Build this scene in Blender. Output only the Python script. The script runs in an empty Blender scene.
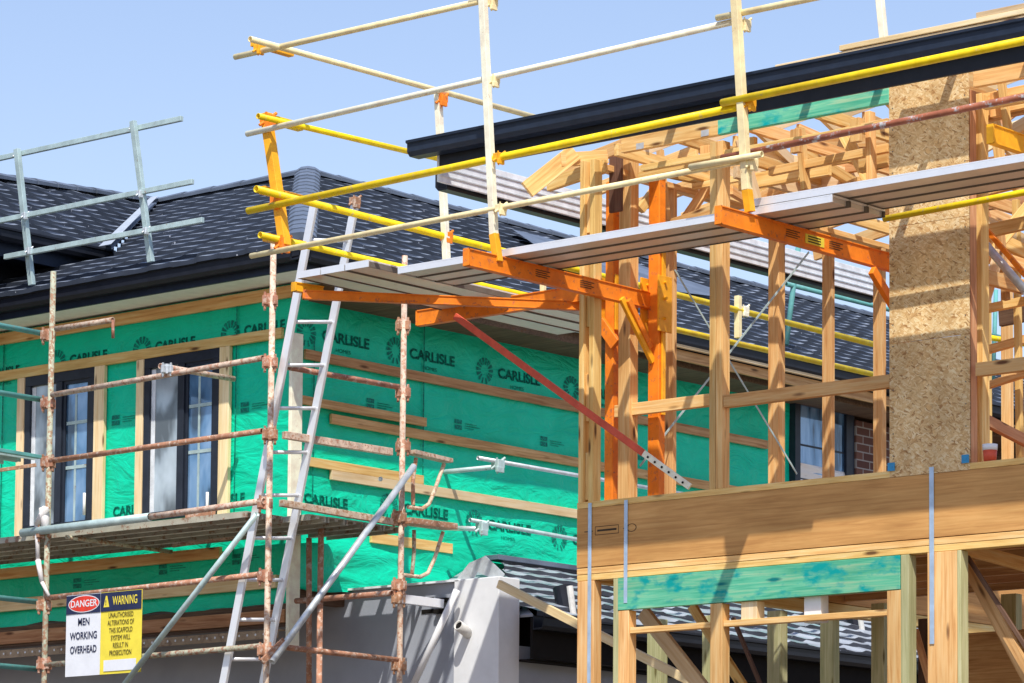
import bpy, bmesh, math, random
from mathutils import Vector, Matrix, noise
random.seed(7)
R = math.radians
scene = bpy.context.scene
C = scene.collection
W = {}

# ------------------------------------------------------------------ camera maths
F, CX, CY = 3420., 512., 651.5          # focal length and principal point in pixels (vertical shift lens)
PITCH, ROLL = R(5), R(.45)
hh = Vector((-.651, .759, 0)).normalized()
rr = Vector((hh.y, -hh.x, 0))
Dv = math.cos(PITCH)*hh + Vector((0, 0, math.sin(PITCH)))
U0 = -math.sin(PITCH)*hh + Vector((0, 0, math.cos(PITCH)))
Rv = math.cos(ROLL)*rr + math.sin(ROLL)*U0
Uv = -math.sin(ROLL)*rr + math.cos(ROLL)*U0
def ray(u, v): return Dv + (u-CX)/F*Rv - (v-CY)/F*Uv
CAM = -25*ray(577, 503)
def at(u, v, x=None, y=None, z=None):
    """survey a point of the photo on a known wall / floor plane"""
    d = ray(u, v)
    t = (x-CAM.x)/d.x if x is not None else (y-CAM.y)/d.y if y is not None else (z-CAM.z)/d.z
    return CAM + t*d
def on_plane(u, v, p, n):
    d = ray(u, v); n = Vector(n); return CAM + d*((Vector(p)-CAM).dot(n)/d.dot(n))

cam = bpy.data.cameras.new('camera'); co = bpy.data.objects.new('camera', cam); C.objects.link(co)
cam.sensor_width = 36; cam.lens = F*36/1024; cam.shift_y = (CY-341.5)/1024; cam.clip_end = 3000
m = Matrix((Rv, Uv, -Dv)).transposed().to_4x4(); m.translation = CAM
co.matrix_world = m; scene.camera = co

# ------------------------------------------------------------------ materials
def new_mat(name):
    mt = bpy.data.materials.new(name); mt.use_nodes = True
    nt = mt.node_tree; nt.nodes['Principled BSDF'].inputs['Specular IOR Level'].default_value = .22; return mt, nt, nt.nodes['Principled BSDF']
def ramp(nt, stops):
    n = nt.nodes.new('ShaderNodeValToRGB'); e = n.color_ramp.elements
    while len(e) < len(stops): e.new(.5)
    for k, (p, c) in enumerate(stops): e[k].position = p; e[k].color = (*c, 1)
    return n
def coords(nt, scale, rnd=True, rot=(0, 0, 0)):
    tc = nt.nodes.new('ShaderNodeTexCoord'); mp = nt.nodes.new('ShaderNodeMapping')
    mp.inputs['Scale'].default_value = scale; mp.inputs['Rotation'].default_value = rot
    nt.links.new(tc.outputs['Object'], mp.inputs['Vector'])
    if rnd:
        oi = nt.nodes.new('ShaderNodeObjectInfo'); ml = nt.nodes.new('ShaderNodeMath'); ml.operation = 'MULTIPLY'; ml.inputs[1].default_value = 37
        cb = nt.nodes.new('ShaderNodeCombineXYZ'); ad = nt.nodes.new('ShaderNodeVectorMath'); ad.operation = 'ADD'
        nt.links.new(oi.outputs['Random'], ml.inputs[0])
        for i in range(3): nt.links.new(ml.outputs[0], cb.inputs[i])
        nt.links.new(mp.outputs[0], ad.inputs[0]); nt.links.new(cb.outputs[0], ad.inputs[1]); return ad.outputs[0]
    return mp.outputs[0]
def noise_n(nt, vec, scale, detail=4, rough=.55, dist=0):
    n = nt.nodes.new('ShaderNodeTexNoise'); n.inputs['Scale'].default_value = scale; n.inputs['Detail'].default_value = detail
    n.inputs['Roughness'].default_value = rough; n.inputs['Distortion'].default_value = dist
    nt.links.new(vec, n.inputs['Vector']); return n
def mixc(nt, a, b, fac, mode='MIX'):
    n = nt.nodes.new('ShaderNodeMix'); n.data_type = 'RGBA'; n.blend_type = mode
    def put(sock, v):
        if hasattr(v, 'links'): nt.links.new(v, sock)
        elif isinstance(v, (int, float)): sock.default_value = v
        else: sock.default_value = (*v, 1)
    put(n.inputs[0], fac); put(n.inputs[6], a); put(n.inputs[7], b); return n.outputs[2]
def bump(nt, bs, h, strength, dist=.01):
    b = nt.nodes.new('ShaderNodeBump'); b.inputs['Strength'].default_value = strength; b.inputs['Distance'].default_value = dist
    nt.links.new(h, b.inputs['Height']); nt.links.new(b.outputs[0], bs.inputs['Normal'])
def hsv_rand(nt, col, lo=.85, hi=1.12):
    oi = nt.nodes.new('ShaderNodeObjectInfo'); mr = nt.nodes.new('ShaderNodeMapRange'); mr.inputs[3].default_value = lo; mr.inputs[4].default_value = hi
    nt.links.new(oi.outputs['Random'], mr.inputs[0]); hs = nt.nodes.new('ShaderNodeHueSaturation')
    nt.links.new(mr.outputs[0], hs.inputs['Value']); nt.links.new(col, hs.inputs['Color'])
    m2 = nt.nodes.new('ShaderNodeMath'); m2.operation = 'MULTIPLY'; m2.inputs[1].default_value = 7.31; m3 = nt.nodes.new('ShaderNodeMath'); m3.operation = 'FRACT'; m4 = nt.nodes.new('ShaderNodeMapRange'); m4.inputs[3].default_value = .488; m4.inputs[4].default_value = .508
    nt.links.new(oi.outputs['Random'], m2.inputs[0]); nt.links.new(m2.outputs[0], m3.inputs[0]); nt.links.new(m3.outputs[0], m4.inputs[0]); nt.links.new(m4.outputs[0], hs.inputs['Hue']); return hs.outputs[0]

def timber(name, dark, mid, light, knot=(.16, .07, .025), knots=True, rough=.65, rnd=(.74, 1.1), stain=None):
    mt, nt, bs = new_mat(name)
    v = coords(nt, (1.3, 26, 26)); g = noise_n(nt, v, 1.6, 5, .6, .6)
    r = ramp(nt, [(.3, dark), (.5, mid), (.72, light)]); nt.links.new(g.outputs[0], r.inputs[0]); col = r.outputs[0]
    v3 = coords(nt, (.9, 2.5, 2.5)); b = noise_n(nt, v3, 1.5, 3)
    r3 = ramp(nt, [(.3, (.8, .78, .74)), (.7, (1.08, 1.08, 1.08))]); nt.links.new(b.outputs[0], r3.inputs[0])
    col = mixc(nt, col, r3.outputs[0], 1., 'MULTIPLY')
    if stain:
        n4 = noise_n(nt, coords(nt, (3, 6, 6)), 2.2, 4); r4 = ramp(nt, [(.5, (0, 0, 0)), (.66, (1, 1, 1))]); nt.links.new(n4.outputs[0], r4.inputs[0])
        col = mixc(nt, col, stain, r4.outputs[0])
    if knots:
        v2 = coords(nt, (2.1, 9, 9)); vo = nt.nodes.new('ShaderNodeTexVoronoi'); vo.inputs['Scale'].default_value = 1
        nt.links.new(v2, vo.inputs['Vector']); r2 = ramp(nt, [(.07, (1, 1, 1)), (.17, (0, 0, 0))]); nt.links.new(vo.outputs['Distance'], r2.inputs[0])
        col = mixc(nt, col, knot, r2.outputs[0])
    nt.links.new(hsv_rand(nt, col, *rnd), bs.inputs['Base Color']); bs.inputs['Roughness'].default_value = rough
    bump(nt, bs, g.outputs[0], .25, .003); return mt
def painted(name, col, wear=None, wear_amt=.62, rough=.45, metallic=0., var=.15, scale=9, rnd=False):
    mt, nt, bs = new_mat(name); v = coords(nt, (1, 1, 1)); n = noise_n(nt, v, scale, 6, .62)
    c1 = tuple(max(0, c*(1-var)) for c in col); c2 = tuple(min(1, c*(1+var)) for c in col)
    r = ramp(nt, [(.35, c1), (.65, c2)]); nt.links.new(n.outputs[0], r.inputs[0]); c = r.outputs[0]
    if wear:
        n2 = noise_n(nt, v, scale*2.3, 7, .7); r2 = ramp(nt, [(wear_amt-.035, (0, 0, 0)), (wear_amt+.035, (1, 1, 1))]); nt.links.new(n2.outputs[0], r2.inputs[0])
        c = mixc(nt, c, wear, r2.outputs[0])
    if rnd: c = hsv_rand(nt, c, .8, 1.15)
    nt.links.new(c, bs.inputs['Base Color']); bs.inputs['Roughness'].default_value = rough; bs.inputs['Metallic'].default_value = metallic
    bump(nt, bs, n.outputs[0], .15, .003); return mt

M = {}
M['pine'] = timber('pine', (.70, .36, .105), (.91, .57, .21), (.96, .72, .35))
M['pine_pale'] = timber('pine_pale', (.80, .56, .28), (.91, .70, .40), (.96, .80, .53))
M['pine_weather'] = timber('pine_weather', (.42, .19, .075), (.62, .33, .14), (.76, .47, .24))
M['lvl'] = timber('lvl', (.52, .25, .08), (.64, .33, .108), (.74, .41, .145), knots=False, rnd=(.98, 1.02))
M['green_timber'] = timber('green_timber', (.06, .45, .30), (.16, .60, .40), (.42, .66, .42), knot=(.0, .20, .21), stain=(.0, .38, .38))
M['treated'] = timber('treated', (.42, .42, .20), (.58, .56, .29), (.68, .66, .40), knot=(.2, .17, .06))
M['dark_timber'] = timber('dark_timber', (.10, .05, .03), (.16, .09, .055), (.24, .14, .085))
M['cream'] = painted('cream_paint', (.95, .76, .42), (.50, .27, .12), .68, .45)
M['cream_white'] = painted('pale_cream_paint', (.97, .86, .66), (.5, .25, .12), .67, .45)
M['yellow'] = painted('yellow_paint', (.95, .64, .012), (.70, .50, .16), .62, .42)
M['orange'] = painted('orange_paint', (.96, .245, .018), (.55, .16, .06), .60, .5)
M['orange_y'] = painted('amber_paint', (.95, .42, .02), (.5, .12, .03), .66, .42)
M['red'] = painted('red_paint', (.66, .10, .05), (.5, .25, .2), .68, .42)
M['redrust'] = painted('red_flaking_paint', (.36, .12, .065), (.50, .50, .50), .57, .5, scale=6, var=.3)
M['rust'] = painted('rusty_steel', (.44, .22, .13), (.60, .46, .36), .56, .7, scale=12, rnd=True, var=.3)
M['rust_green'] = painted('rusty_green_steel', (.48, .49, .36), (.36, .20, .12), .52, .6, scale=11, rnd=True, var=.25)
M['deckboard'] = painted('dirty_deck_steel', (.40, .39, .32), (.26, .16, .10), .58, .7, scale=5, rnd=True)
M['rust_pale'] = painted('rusty_cream_steel', (.58, .46, .35), (.42, .23, .14), .54, .6, scale=12, rnd=True, var=.25)
M['teal'] = painted('teal_steel', (.13, .36, .34), (.35, .3, .2), .66, .5)
M['galv'] = painted('galvanised_steel', (.62, .66, .68), (.36, .30, .25), .68, .42, .45, scale=14)
M['galv_green'] = painted('weathered_galvanised_steel', (.46, .58, .57), (.34, .25, .18), .66, .5, .25, scale=10)
M['alu'] = painted('aluminium', (.84, .85, .87), (.6, .58, .55), .74, .36, .4, scale=9, var=.03)
M['seam'] = painted('seam_shade_and_nails', (.17, .145, .12), None, .6, .7)  # dark lip colour paints the shade line between planks; nails share it
M['alu_under'] = painted('warm_grey_aluminium', (.84, .76, .67), (.60, .54, .47), .66, .42, .3, scale=4, rnd=True, var=.05)  # warmer grey, used on plank undersides
M['strapmetal'] = painted('strap_metal', (.46, .58, .72), None, .7, .4, .4)
M['steel_angle'] = painted('dusty_steel_angle', (.36, .26, .17), (.22, .14, .09), .56, .6)
M['black_steel'] = painted('dark_colour_steel', (.014, .016, .023), None, .6, .4)
M['navy'] = painted('navy_colour_steel', (.018, .027, .048), None, .6, .38)
M['white_steel'] = painted('white_steel_sheet', (.78, .80, .82), (.55, .5, .45), .72, .4)
M['soffit'] = painted('soffit_board', (.90, .90, .82), None, .6, .7, var=.05)
M['soffit_bounce'] = painted('soffit_green_bounce', (.42, .66, .56), None, .6, .6, var=.05)  # green bounce from the wall wrap painted into the soffit colour
M['cement'] = painted('cement_sheet', (.68, .66, .62), None, .6, .7, var=.08)
M['window_frame'] = painted('window_frame_black', (.022, .028, .042), None, .6, .35)
M['white'] = painted('white_paint', (.80, .80, .80), None, .6, .5, var=.04)
M['signwhite'] = painted('sign_white', (.78, .79, .82), None, .6, .5, var=.04)
M['signyellow'] = painted('sign_yellow', (.86, .70, .07), None, .6, .5, var=.06)
M['signblue'] = painted('sign_navy', (.022, .03, .08), None, .6, .5)
M['signred'] = painted('sign_red', (.72, .05, .03), None, .6, .5)
M['ink'] = painted('ink', (.002, .16, .115), (.0, .34, .22), .52, .6, scale=20)
M['darkink'] = painted('dark_ink', (.05, .035, .02), None, .6, .7)
M['bluetag'] = painted('blue_plastic', (.05, .30, .55), None, .6, .4)
M['rag'] = painted('white_rag', (.72, .68, .66), None, .6, .8)
M['pvc'] = painted('grey_pvc', (.66, .64, .60), None, .6, .45)
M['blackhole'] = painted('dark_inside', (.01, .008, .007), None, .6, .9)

def osb():
    mt, nt, bs = new_mat('strand_board'); outs = []; cols = []
    for k, (rz, sc) in enumerate(((.1, 1), (1.9, 1.15), (-.5, .9), (1.1, 1.3), (2.6, 1.2), (.5, 1.5))):
        v = coords(nt, (16*sc, 70*sc, 16), False, (0, 0, 0)); 
        mp = nt.nodes.new('ShaderNodeVectorRotate'); mp.inputs['Axis'].default_value = (0, 0, 1); mp.inputs['Angle'].default_value = rz
        tc = nt.nodes.new('ShaderNodeTexCoord'); nt.links.new(tc.outputs['Object'], mp.inputs['Vector'])
        m2 = nt.nodes.new('ShaderNodeMapping'); m2.inputs['Scale'].default_value = (21*sc, 78*sc, 21); wn = nt.nodes.new('ShaderNodeTexNoise'); wn.inputs['Scale'].default_value = 7+k; wn.inputs['Detail'].default_value = 2; nt.links.new(mp.outputs[0], wn.inputs['Vector'])
        wm = nt.nodes.new('ShaderNodeVectorMath'); wm.operation = 'MULTIPLY_ADD'; wm.inputs[1].default_value = (.05, .05, 0); nt.links.new(wn.outputs['Color'], wm.inputs[0]); nt.links.new(mp.outputs[0], wm.inputs[2]); nt.links.new(wm.outputs[0], m2.inputs[0])
        vo = nt.nodes.new('ShaderNodeTexVoronoi'); vo.inputs['Scale'].default_value = 1; nt.links.new(m2.outputs[0], vo.inputs['Vector'])
        sp = nt.nodes.new('ShaderNodeSeparateColor'); nt.links.new(vo.outputs['Color'], sp.inputs[0]); outs.append(sp)
    r = ramp(nt, [(0, (.62, .33, .12)), (.25, (.80, .49, .20)), (.6, (.90, .62, .28)), (1, (.93, .72, .40))]); nt.links.new(outs[0].outputs[0], r.inputs[0]); col = r.outputs[0]
    for o in outs[1:]:
        rb = ramp(nt, [(0, (.42, .21, .075)), (.12, (.70, .43, .18)), (.6, (.85, .60, .29)), (1, (.95, .76, .45))]); nt.links.new(o.outputs[0], rb.inputs[0])
        g = nt.nodes.new('ShaderNodeMath'); g.operation = 'GREATER_THAN'; g.inputs[1].default_value = .55; nt.links.new(o.outputs[1], g.inputs[0])
        col = mixc(nt, col, rb.outputs[0], g.outputs[0])
    ln = noise_n(nt, coords(nt, (2.2, 1.1, 1)), 2.4, 4); lr = ramp(nt, [(.3, (.76, .72, .68)), (.68, (1.05, 1.05, 1.05))]); nt.links.new(ln.outputs[0], lr.inputs[0]); col = mixc(nt, col, lr.outputs[0], 1., 'MULTIPLY')
    nt.links.new(col, bs.inputs['Base Color']); bs.inputs['Roughness'].default_value = .6
    bump(nt, bs, outs[1].outputs[0], .3, .004); return mt
M['osb'] = osb()
def foil():
    mt, nt, bs = new_mat('green_wall_wrap'); v = coords(nt, (1, 1, 1), False); n = noise_n(nt, v, 1.3, 6, .6, .8)
    r = ramp(nt, [(.3, (.002, .55, .315)), (.7, (.004, .68, .41))]); nt.links.new(n.outputs[0], r.inputs[0])
    nt.links.new(r.outputs[0], bs.inputs['Base Color']); bs.inputs['Roughness'].default_value = .42
    n2 = noise_n(nt, coords(nt, (1, 1, 2.5), False, (.3, .3, 0)), 2.2, 5, .55, 1.6); bump(nt, bs, n2.outputs[0], .5, .07); return mt
M['foil'] = foil()
def tile(name, c, rough=.33):
    mt, nt, bs = new_mat(name); v = coords(nt, (1, 1, 1), False); n = noise_n(nt, v, 2.2, 5); w = noise_n(nt, v, 24, 2)
    r = ramp(nt, [(.3, tuple(a*.7 for a in c)), (.7, tuple(a*1.35 for a in c))]); nt.links.new(n.outputs[0], r.inputs[0])
    r2 = ramp(nt, [(.71, (0, 0, 0)), (.76, (1, 1, 1))]); nt.links.new(w.outputs[0], r2.inputs[0])
    col = mixc(nt, r.outputs[0], (.35, .37, .42), r2.outputs[0])
    nt.links.new(col, bs.inputs['Base Color']); bs.inputs['Roughness'].default_value = rough; bump(nt, bs, w.outputs[0], .15, .004); return mt
M['tile'] = tile('roof_tile', (.033, .040, .056), .45); M['tile_highlight'] = tile('roof_tile_lip_highlight', (.21, .235, .28), .42)  # paler second material paints the highlight along each tile lip
M['tile_low'] = tile('sunlit_roof_tile', (.33, .36, .41), .3); M['tile_low_edge'] = tile('sunlit_roof_tile_edge', (.06, .065, .08), .5)  # sun glare on dark tiles painted in: pale faces, dark edges
M['cap'] = tile('ridge_cap_tile', (.12, .145, .19), .45)
def glass(name, base, rough=.04):
    mt, nt, bs = new_mat(name); gn = noise_n(nt, coords(nt, (1.6, 3, 9)), 1.1, 3, .5, .25); gr_ = ramp(nt, [(.36, tuple(c*.25 for c in base)), (.5, base), (.66, tuple(min(1, c*1.1+.13) for c in base))]); nt.links.new(gn.outputs[0], gr_.inputs[0]); nt.links.new(gr_.outputs[0], bs.inputs['Base Color']); bs.inputs['Roughness'].default_value = rough  # reflections painted into the pane colour as dark, blue and pale noise
    bs.inputs['Specular IOR Level'].default_value = .8; bs.inputs['IOR'].default_value = 1.6; bs.inputs['Metallic'].default_value = .25
    bump(nt, bs, noise_n(nt, coords(nt, (1, 1, 1)), 1.5, 2).outputs[0], .12, .03); return mt
M['glass'] = glass('window_glass', (.13, .27, .46)); M['glass_pale'] = glass('pale_window_glass', (.42, .48, .52), .1)
def render_wall():
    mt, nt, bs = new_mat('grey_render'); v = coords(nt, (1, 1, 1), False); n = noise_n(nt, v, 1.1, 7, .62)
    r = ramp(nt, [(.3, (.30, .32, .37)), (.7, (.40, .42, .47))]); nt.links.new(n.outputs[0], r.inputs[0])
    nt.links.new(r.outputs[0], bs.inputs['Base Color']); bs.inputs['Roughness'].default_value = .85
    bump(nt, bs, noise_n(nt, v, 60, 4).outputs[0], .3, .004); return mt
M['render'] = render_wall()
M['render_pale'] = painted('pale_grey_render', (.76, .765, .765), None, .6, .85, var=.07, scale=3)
def brick():
    mt, nt, bs = new_mat('brown_brick'); tc = nt.nodes.new('ShaderNodeTexCoord'); sp = nt.nodes.new('ShaderNodeSeparateXYZ'); cb = nt.nodes.new('ShaderNodeCombineXYZ')
    nt.links.new(tc.outputs['Object'], sp.inputs[0]); nt.links.new(sp.outputs[0], cb.inputs[0]); nt.links.new(sp.outputs[2], cb.inputs[1])
    b = nt.nodes.new('ShaderNodeTexBrick'); b.inputs['Scale'].default_value = 1; b.inputs['Brick Width'].default_value = .24; b.inputs['Row Height'].default_value = .086
    b.inputs['Mortar Size'].default_value = .007; b.inputs['Color1'].default_value = (.11, .05, .04, 1); b.inputs['Color2'].default_value = (.18, .085, .06, 1); b.inputs['Mortar'].default_value = (.34, .30, .27, 1)
    nt.links.new(cb.outputs[0], b.inputs['Vector']); nt.links.new(b.outputs[0], bs.inputs['Base Color']); bs.inputs['Roughness'].default_value = .85; return mt
M['brick'] = brick()
def ground_mat():
    mt, nt, bs = new_mat('sandy_soil'); n = noise_n(nt, coords(nt, (1, 1, 1), False), .6, 8, .65)
    r = ramp(nt, [(.3, (.11, .085, .06)), (.7, (.19, .15, .11))]); nt.links.new(n.outputs[0], r.inputs[0]); nt.links.new(r.outputs[0], bs.inputs['Base Color'])
    bs.inputs['Roughness'].default_value = .95; return mt
M['soil'] = ground_mat()

# ------------------------------------------------------------------ mesh helpers
def tag(o, label=None, cat=None, group=None, kind=None):
    if label: o['label'] = label
    if cat: o['category'] = cat
    if group: o['group'] = group
    if kind: o['kind'] = kind
    return o
def thing(name, loc, label, cat, group=None):
    o = bpy.data.objects.new(name, None); C.objects.link(o); o.empty_display_size = .2
    o.location = loc; W[o] = Matrix.Translation(Vector(loc)); return tag(o, label, cat, group)
def link(name, me, mat, parent, world, smooth=False):
    o = bpy.data.objects.new(name, me); C.objects.link(o)
    for mm in (mat if isinstance(mat, (list, tuple)) else [mat]):
        if mm is not None: me.materials.append(M[mm] if isinstance(mm, str) else mm)
    if smooth:
        for p in me.polygons: p.use_smooth = True
    W[o] = world
    if parent: o.parent = parent; o.matrix_basis = W[parent].inverted() @ world
    else: o.matrix_basis = world
    return o
class MB:
    def __init__(s): s.v = []; s.f = []; s.mi = []
    def add(s, vs, fs, mi=0):
        n = len(s.v); s.v += [tuple(v) for v in vs]; s.f += [tuple(i+n for i in f) for f in fs]; s.mi += [mi]*len(fs); return s
    def box(s, lo, hi, mat=None, mi=0, bev=0):
        x0, y0, z0 = lo; x1, y1, z1 = hi
        if bev and min(x1-x0, y1-y0, z1-z0) > 3*bev:
            bm = bmesh.new(); bmesh.ops.create_cube(bm, size=1)
            for v in bm.verts: v.co = Vector(((x0+x1)/2+v.co.x*(x1-x0), (y0+y1)/2+v.co.y*(y1-y0), (z0+z1)/2+v.co.z*(z1-z0)))
            bmesh.ops.bevel(bm, geom=bm.edges[:], offset=bev, segments=1, affect='EDGES')
            bm.verts.index_update(); vs = [v.co.copy() for v in bm.verts]; fs = [[v.index for v in f.verts] for f in bm.faces]; bm.free()
        else:
            vs = [Vector(p) for p in ((x0,y0,z0),(x1,y0,z0),(x1,y1,z0),(x0,y1,z0),(x0,y0,z1),(x1,y0,z1),(x1,y1,z1),(x0,y1,z1))]
            fs = [(0,3,2,1),(4,5,6,7),(0,1,5,4),(1,2,6,5),(2,3,7,6),(3,0,4,7)]
        if mat is not None: vs = [mat @ v for v in vs]
        return s.add(vs, fs, mi)
    def tube(s, p0, p1, r, n=14, r1=None, hollow=True, mi=0):
        p0, p1 = Vector(p0), Vector(p1); L = (p1-p0).length; q = frame(p0, p1); r1 = r if r1 is None else r1
        vs = []; fs = []
        rings = [(0, r), (L, r1)]
        if hollow: rings = [(min(.05, L/3), r*.82), (0, r*.82)] + rings + [(L, r1*.82), (L-min(.05, L/3), r1*.82)]
        for (x, ra) in rings:
            for k in range(n): a = 2*math.pi*k/n; vs.append(q @ Vector((x, ra*math.cos(a), ra*math.sin(a))))
        for j in range(len(rings)-1):
            for k in range(n): fs.append((j*n+k, j*n+(k+1) % n, (j+1)*n+(k+1) % n, (j+1)*n+k))
        fs.append(tuple(range(n))[::-1]); fs.append(tuple((len(rings)-1)*n+k for k in range(n)))
        return s.add(vs, fs, mi)
    def build(s, name, mat, parent=None, world=None, smooth=False):
        world = world or Matrix.Identity(4); inv = world.inverted()
        me = bpy.data.meshes.new(name); me.from_pydata([inv @ Vector(v) for v in s.v], [], s.f); me.update()
        for p, k in zip(me.polygons, s.mi): p.material_index = k
        bm = bmesh.new(); bm.from_mesh(me); bmesh.ops.recalc_face_normals(bm, faces=bm.faces[:]); bm.to_mesh(me); bm.free()
        return link(name, me, mat, parent, world, smooth)
def frame(p0, p1, up=(0, 0, 1)):
    x = (Vector(p1)-Vector(p0)).normalized(); up = Vector(up)
    if abs(x.dot(up)) > .97: up = Vector((0, 1, 0))
    y = up.cross(x).normalized(); z = x.cross(y)
    m = Matrix((x, y, z)).transposed().to_4x4(); m.translation = Vector(p0); return m
def bar(name, p0, p1, w, h, mat, parent=None, up=(0, 0, 1), bev=.0025, off=(0, 0)):
    """rectangular member, grain along local x, centred on its line"""
    p0, p1 = Vector(p0), Vector(p1); L = (p1-p0).length; q = frame(p0, p1, up)
    b = MB().box((0, -w/2+off[0], -h/2+off[1]), (L, w/2+off[0], h/2+off[1]), bev=bev)
    me = bpy.data.meshes.new(name); me.from_pydata(b.v, [], b.f); me.update(); return link(name, me, mat, parent, q)
def abox(name, x, y, z, mat, parent=None, bev=.0025):
    """axis-aligned member, grain along its longest side"""
    lo = Vector((min(x), min(y), min(z))); hi = Vector((max(x), max(y), max(z))); d = hi-lo; c = (lo+hi)/2
    k = max(range(3), key=lambda i: d[i]); e = [Vector((1,0,0)), Vector((0,1,0)), Vector((0,0,1))][k]
    up = (0, 0, 1) if k < 2 else (0, 1, 0)
    s = [d[i] for i in range(3)]
    w, h = ((s[1], s[2]) if k == 0 else (s[0], s[2]) if k == 1 else (s[0], s[1]))
    return bar(name, c-e*d[k]/2, c+e*d[k]/2, w, h, mat, parent, up, bev)
def rod(name, p0, p1, r, mat, parent=None, hollow=True, n=14):
    p0, p1 = Vector(p0), Vector(p1); q = frame(p0, p1)
    o = MB().tube(p0, p1, r, n, hollow=hollow).build(name, mat, parent, q)
    for p in o.data.polygons: p.use_smooth = len(p.vertices) == 4
    return o
def bent(name, pts, r, mat, parent=None):
    b = MB()
    for a, c in zip(pts[:-1], pts[1:]): b.tube(a, c, r, 10, hollow=False)
    return b.build(name, mat, parent, Matrix.Translation(Vector(pts[0])))
def quad(name, pts, mat, parent=None, thick=0):
    b = MB(); pts = [Vector(p) for p in pts]; n = (pts[1]-pts[0]).cross(pts[2]-pts[0]).normalized(); k = len(pts)
    vs = pts + [p-n*thick for p in pts]
    fs = [tuple(range(k)), tuple(range(2*k-1, k-1, -1))] + [(i, i+k, (i+1) % k+k, (i+1) % k) for i in range(k)]
    return b.add(vs, fs if thick else fs[:1]).build(name, mat, parent, Matrix.Translation(pts[0]))
def text(name, s, size, M4, mat, parent, ext=.0015, offset=.0, align='LEFT', sx=1.):
    cu = bpy.data.curves.new(name, 'FONT'); cu.body = s; cu.size = size; cu.extrude = ext; cu.offset = offset; cu.align_x = align; cu.align_y = 'CENTER'
    o = bpy.data.objects.new('tmp', cu); C.objects.link(o); bpy.context.view_layer.update()
    me = bpy.data.meshes.new_from_object(o.evaluated_get(bpy.context.evaluated_depsgraph_get())); bpy.data.objects.remove(o)
    me.materials.clear()
    for v in me.vertices: v.co.x *= sx
    return link(name, me, mat, parent, M4)
def faceA(x, y, z, rot=0): return Matrix.Translation((x, y, z)) @ Matrix.Rotation(R(90), 4, 'X') @ Matrix.Rotation(rot, 4, 'Z')      # faces -Y
def faceB(x, y, z, rot=0): return Matrix.Translation((x, y, z)) @ Matrix.Rotation(R(90), 4, 'Z') @ Matrix.Rotation(R(90), 4, 'X') @ Matrix.Rotation(rot, 4, 'Z')   # faces +X

def sheet(name, O, U, V, nu, nv, fn, mat, parent, smooth=True):
    """rippled sheet from O spanned by U and V; fn(u,v) -> bulge along normal"""
    O, U, V = Vector(O), Vector(U), Vector(V); n = U.cross(V).normalized(); vs = []; fs = []
    for j in range(nv+1):
        for i in range(nu+1):
            u, v = i/nu, j/nv; d, vv = fn(u, v); vs.append(O+U*u+V*vv+n*d)
    for j in range(nv):
        for i in range(nu):
            a = j*(nu+1)+i; fs.append((a, a+1, a+nu+2, a+nu+1))
    me = bpy.data.meshes.new(name); me.from_pydata([v-O for v in vs], [], fs); me.update()
    return link(name, me, mat, parent, Matrix.Translation(O), smooth)

def tiles(name, O, E, S, L, lo, hi, parent, mats=('tile', 'tile_highlight'), course=.30, tw=.30, lift=.035, roll=.008, jit=.004, tip=.02, ri=0):
    """tile courses: O eave corner, E unit along eave, S unit up slope, L slope length; lo(t)/hi(t) limits along E"""
    O, E, S = Vector(O), Vector(E).normalized(), Vector(S).normalized(); N = E.cross(S)
    if N.z < 0: N = -N
    vs = []; fs = []; mi = []; nc = int(math.ceil(L/course)); sub = 6
    for c in range(nc):
        t0, t1 = c*course, min(L, (c+1)*course); a0, b0, a1, b1 = lo(t0), hi(t0), lo(t1), hi(t1)
        w0 = min(a0, a1); w1 = max(b0, b1); off = (c % 2)*tw/2; k0 = int(math.floor((w0-off)/tw)*sub); k1 = int(math.ceil((w1-off)/tw)*sub); base = len(vs)
        prev = None
        for k in range(k0, k1+1):
            w = off+k*tw/sub; ph = (k % sub)/sub; r = roll*(.5+.5*math.cos(2*math.pi*ph))*(1 if ph < .5 else .75)
            jt = jit*math.sin(c*12.9+math.floor(k/sub)*78.2)
            wa = min(max(w, a0), b0); wb = min(max(w, a1), b1)
            vs += [O+E*wa+S*(t0-.02-tip/2)+N*(.0+jt), O+E*wa+S*(t0-.02+tip/2)+N*(lift+r+jt), O+E*(wa+(wb-wa)*.2)+S*(t0+.045)+N*(lift*.86+r+jt), O+E*wb+S*t1+N*(r*.9+jt)]
        n = k1-k0
        for k in range(n):
            a = base+4*k; fs += [(a, a+4, a+5, a+1), (a+1, a+5, a+6, a+2), (a+2, a+6, a+7, a+3)]; mi += [ri, 1-ri, 0]
    me = bpy.data.meshes.new(name); me.from_pydata([v-O for v in vs], [], fs); me.update()
    for p, k in zip(me.polygons, mi): p.material_index = k
    bm = bmesh.new(); bm.from_mesh(me); bmesh.ops.dissolve_degenerate(bm, dist=.0005, edges=bm.edges[:]); bm.to_mesh(me); bm.free()
    return link(name, me, list(mats), parent, Matrix.Translation(O))
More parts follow.
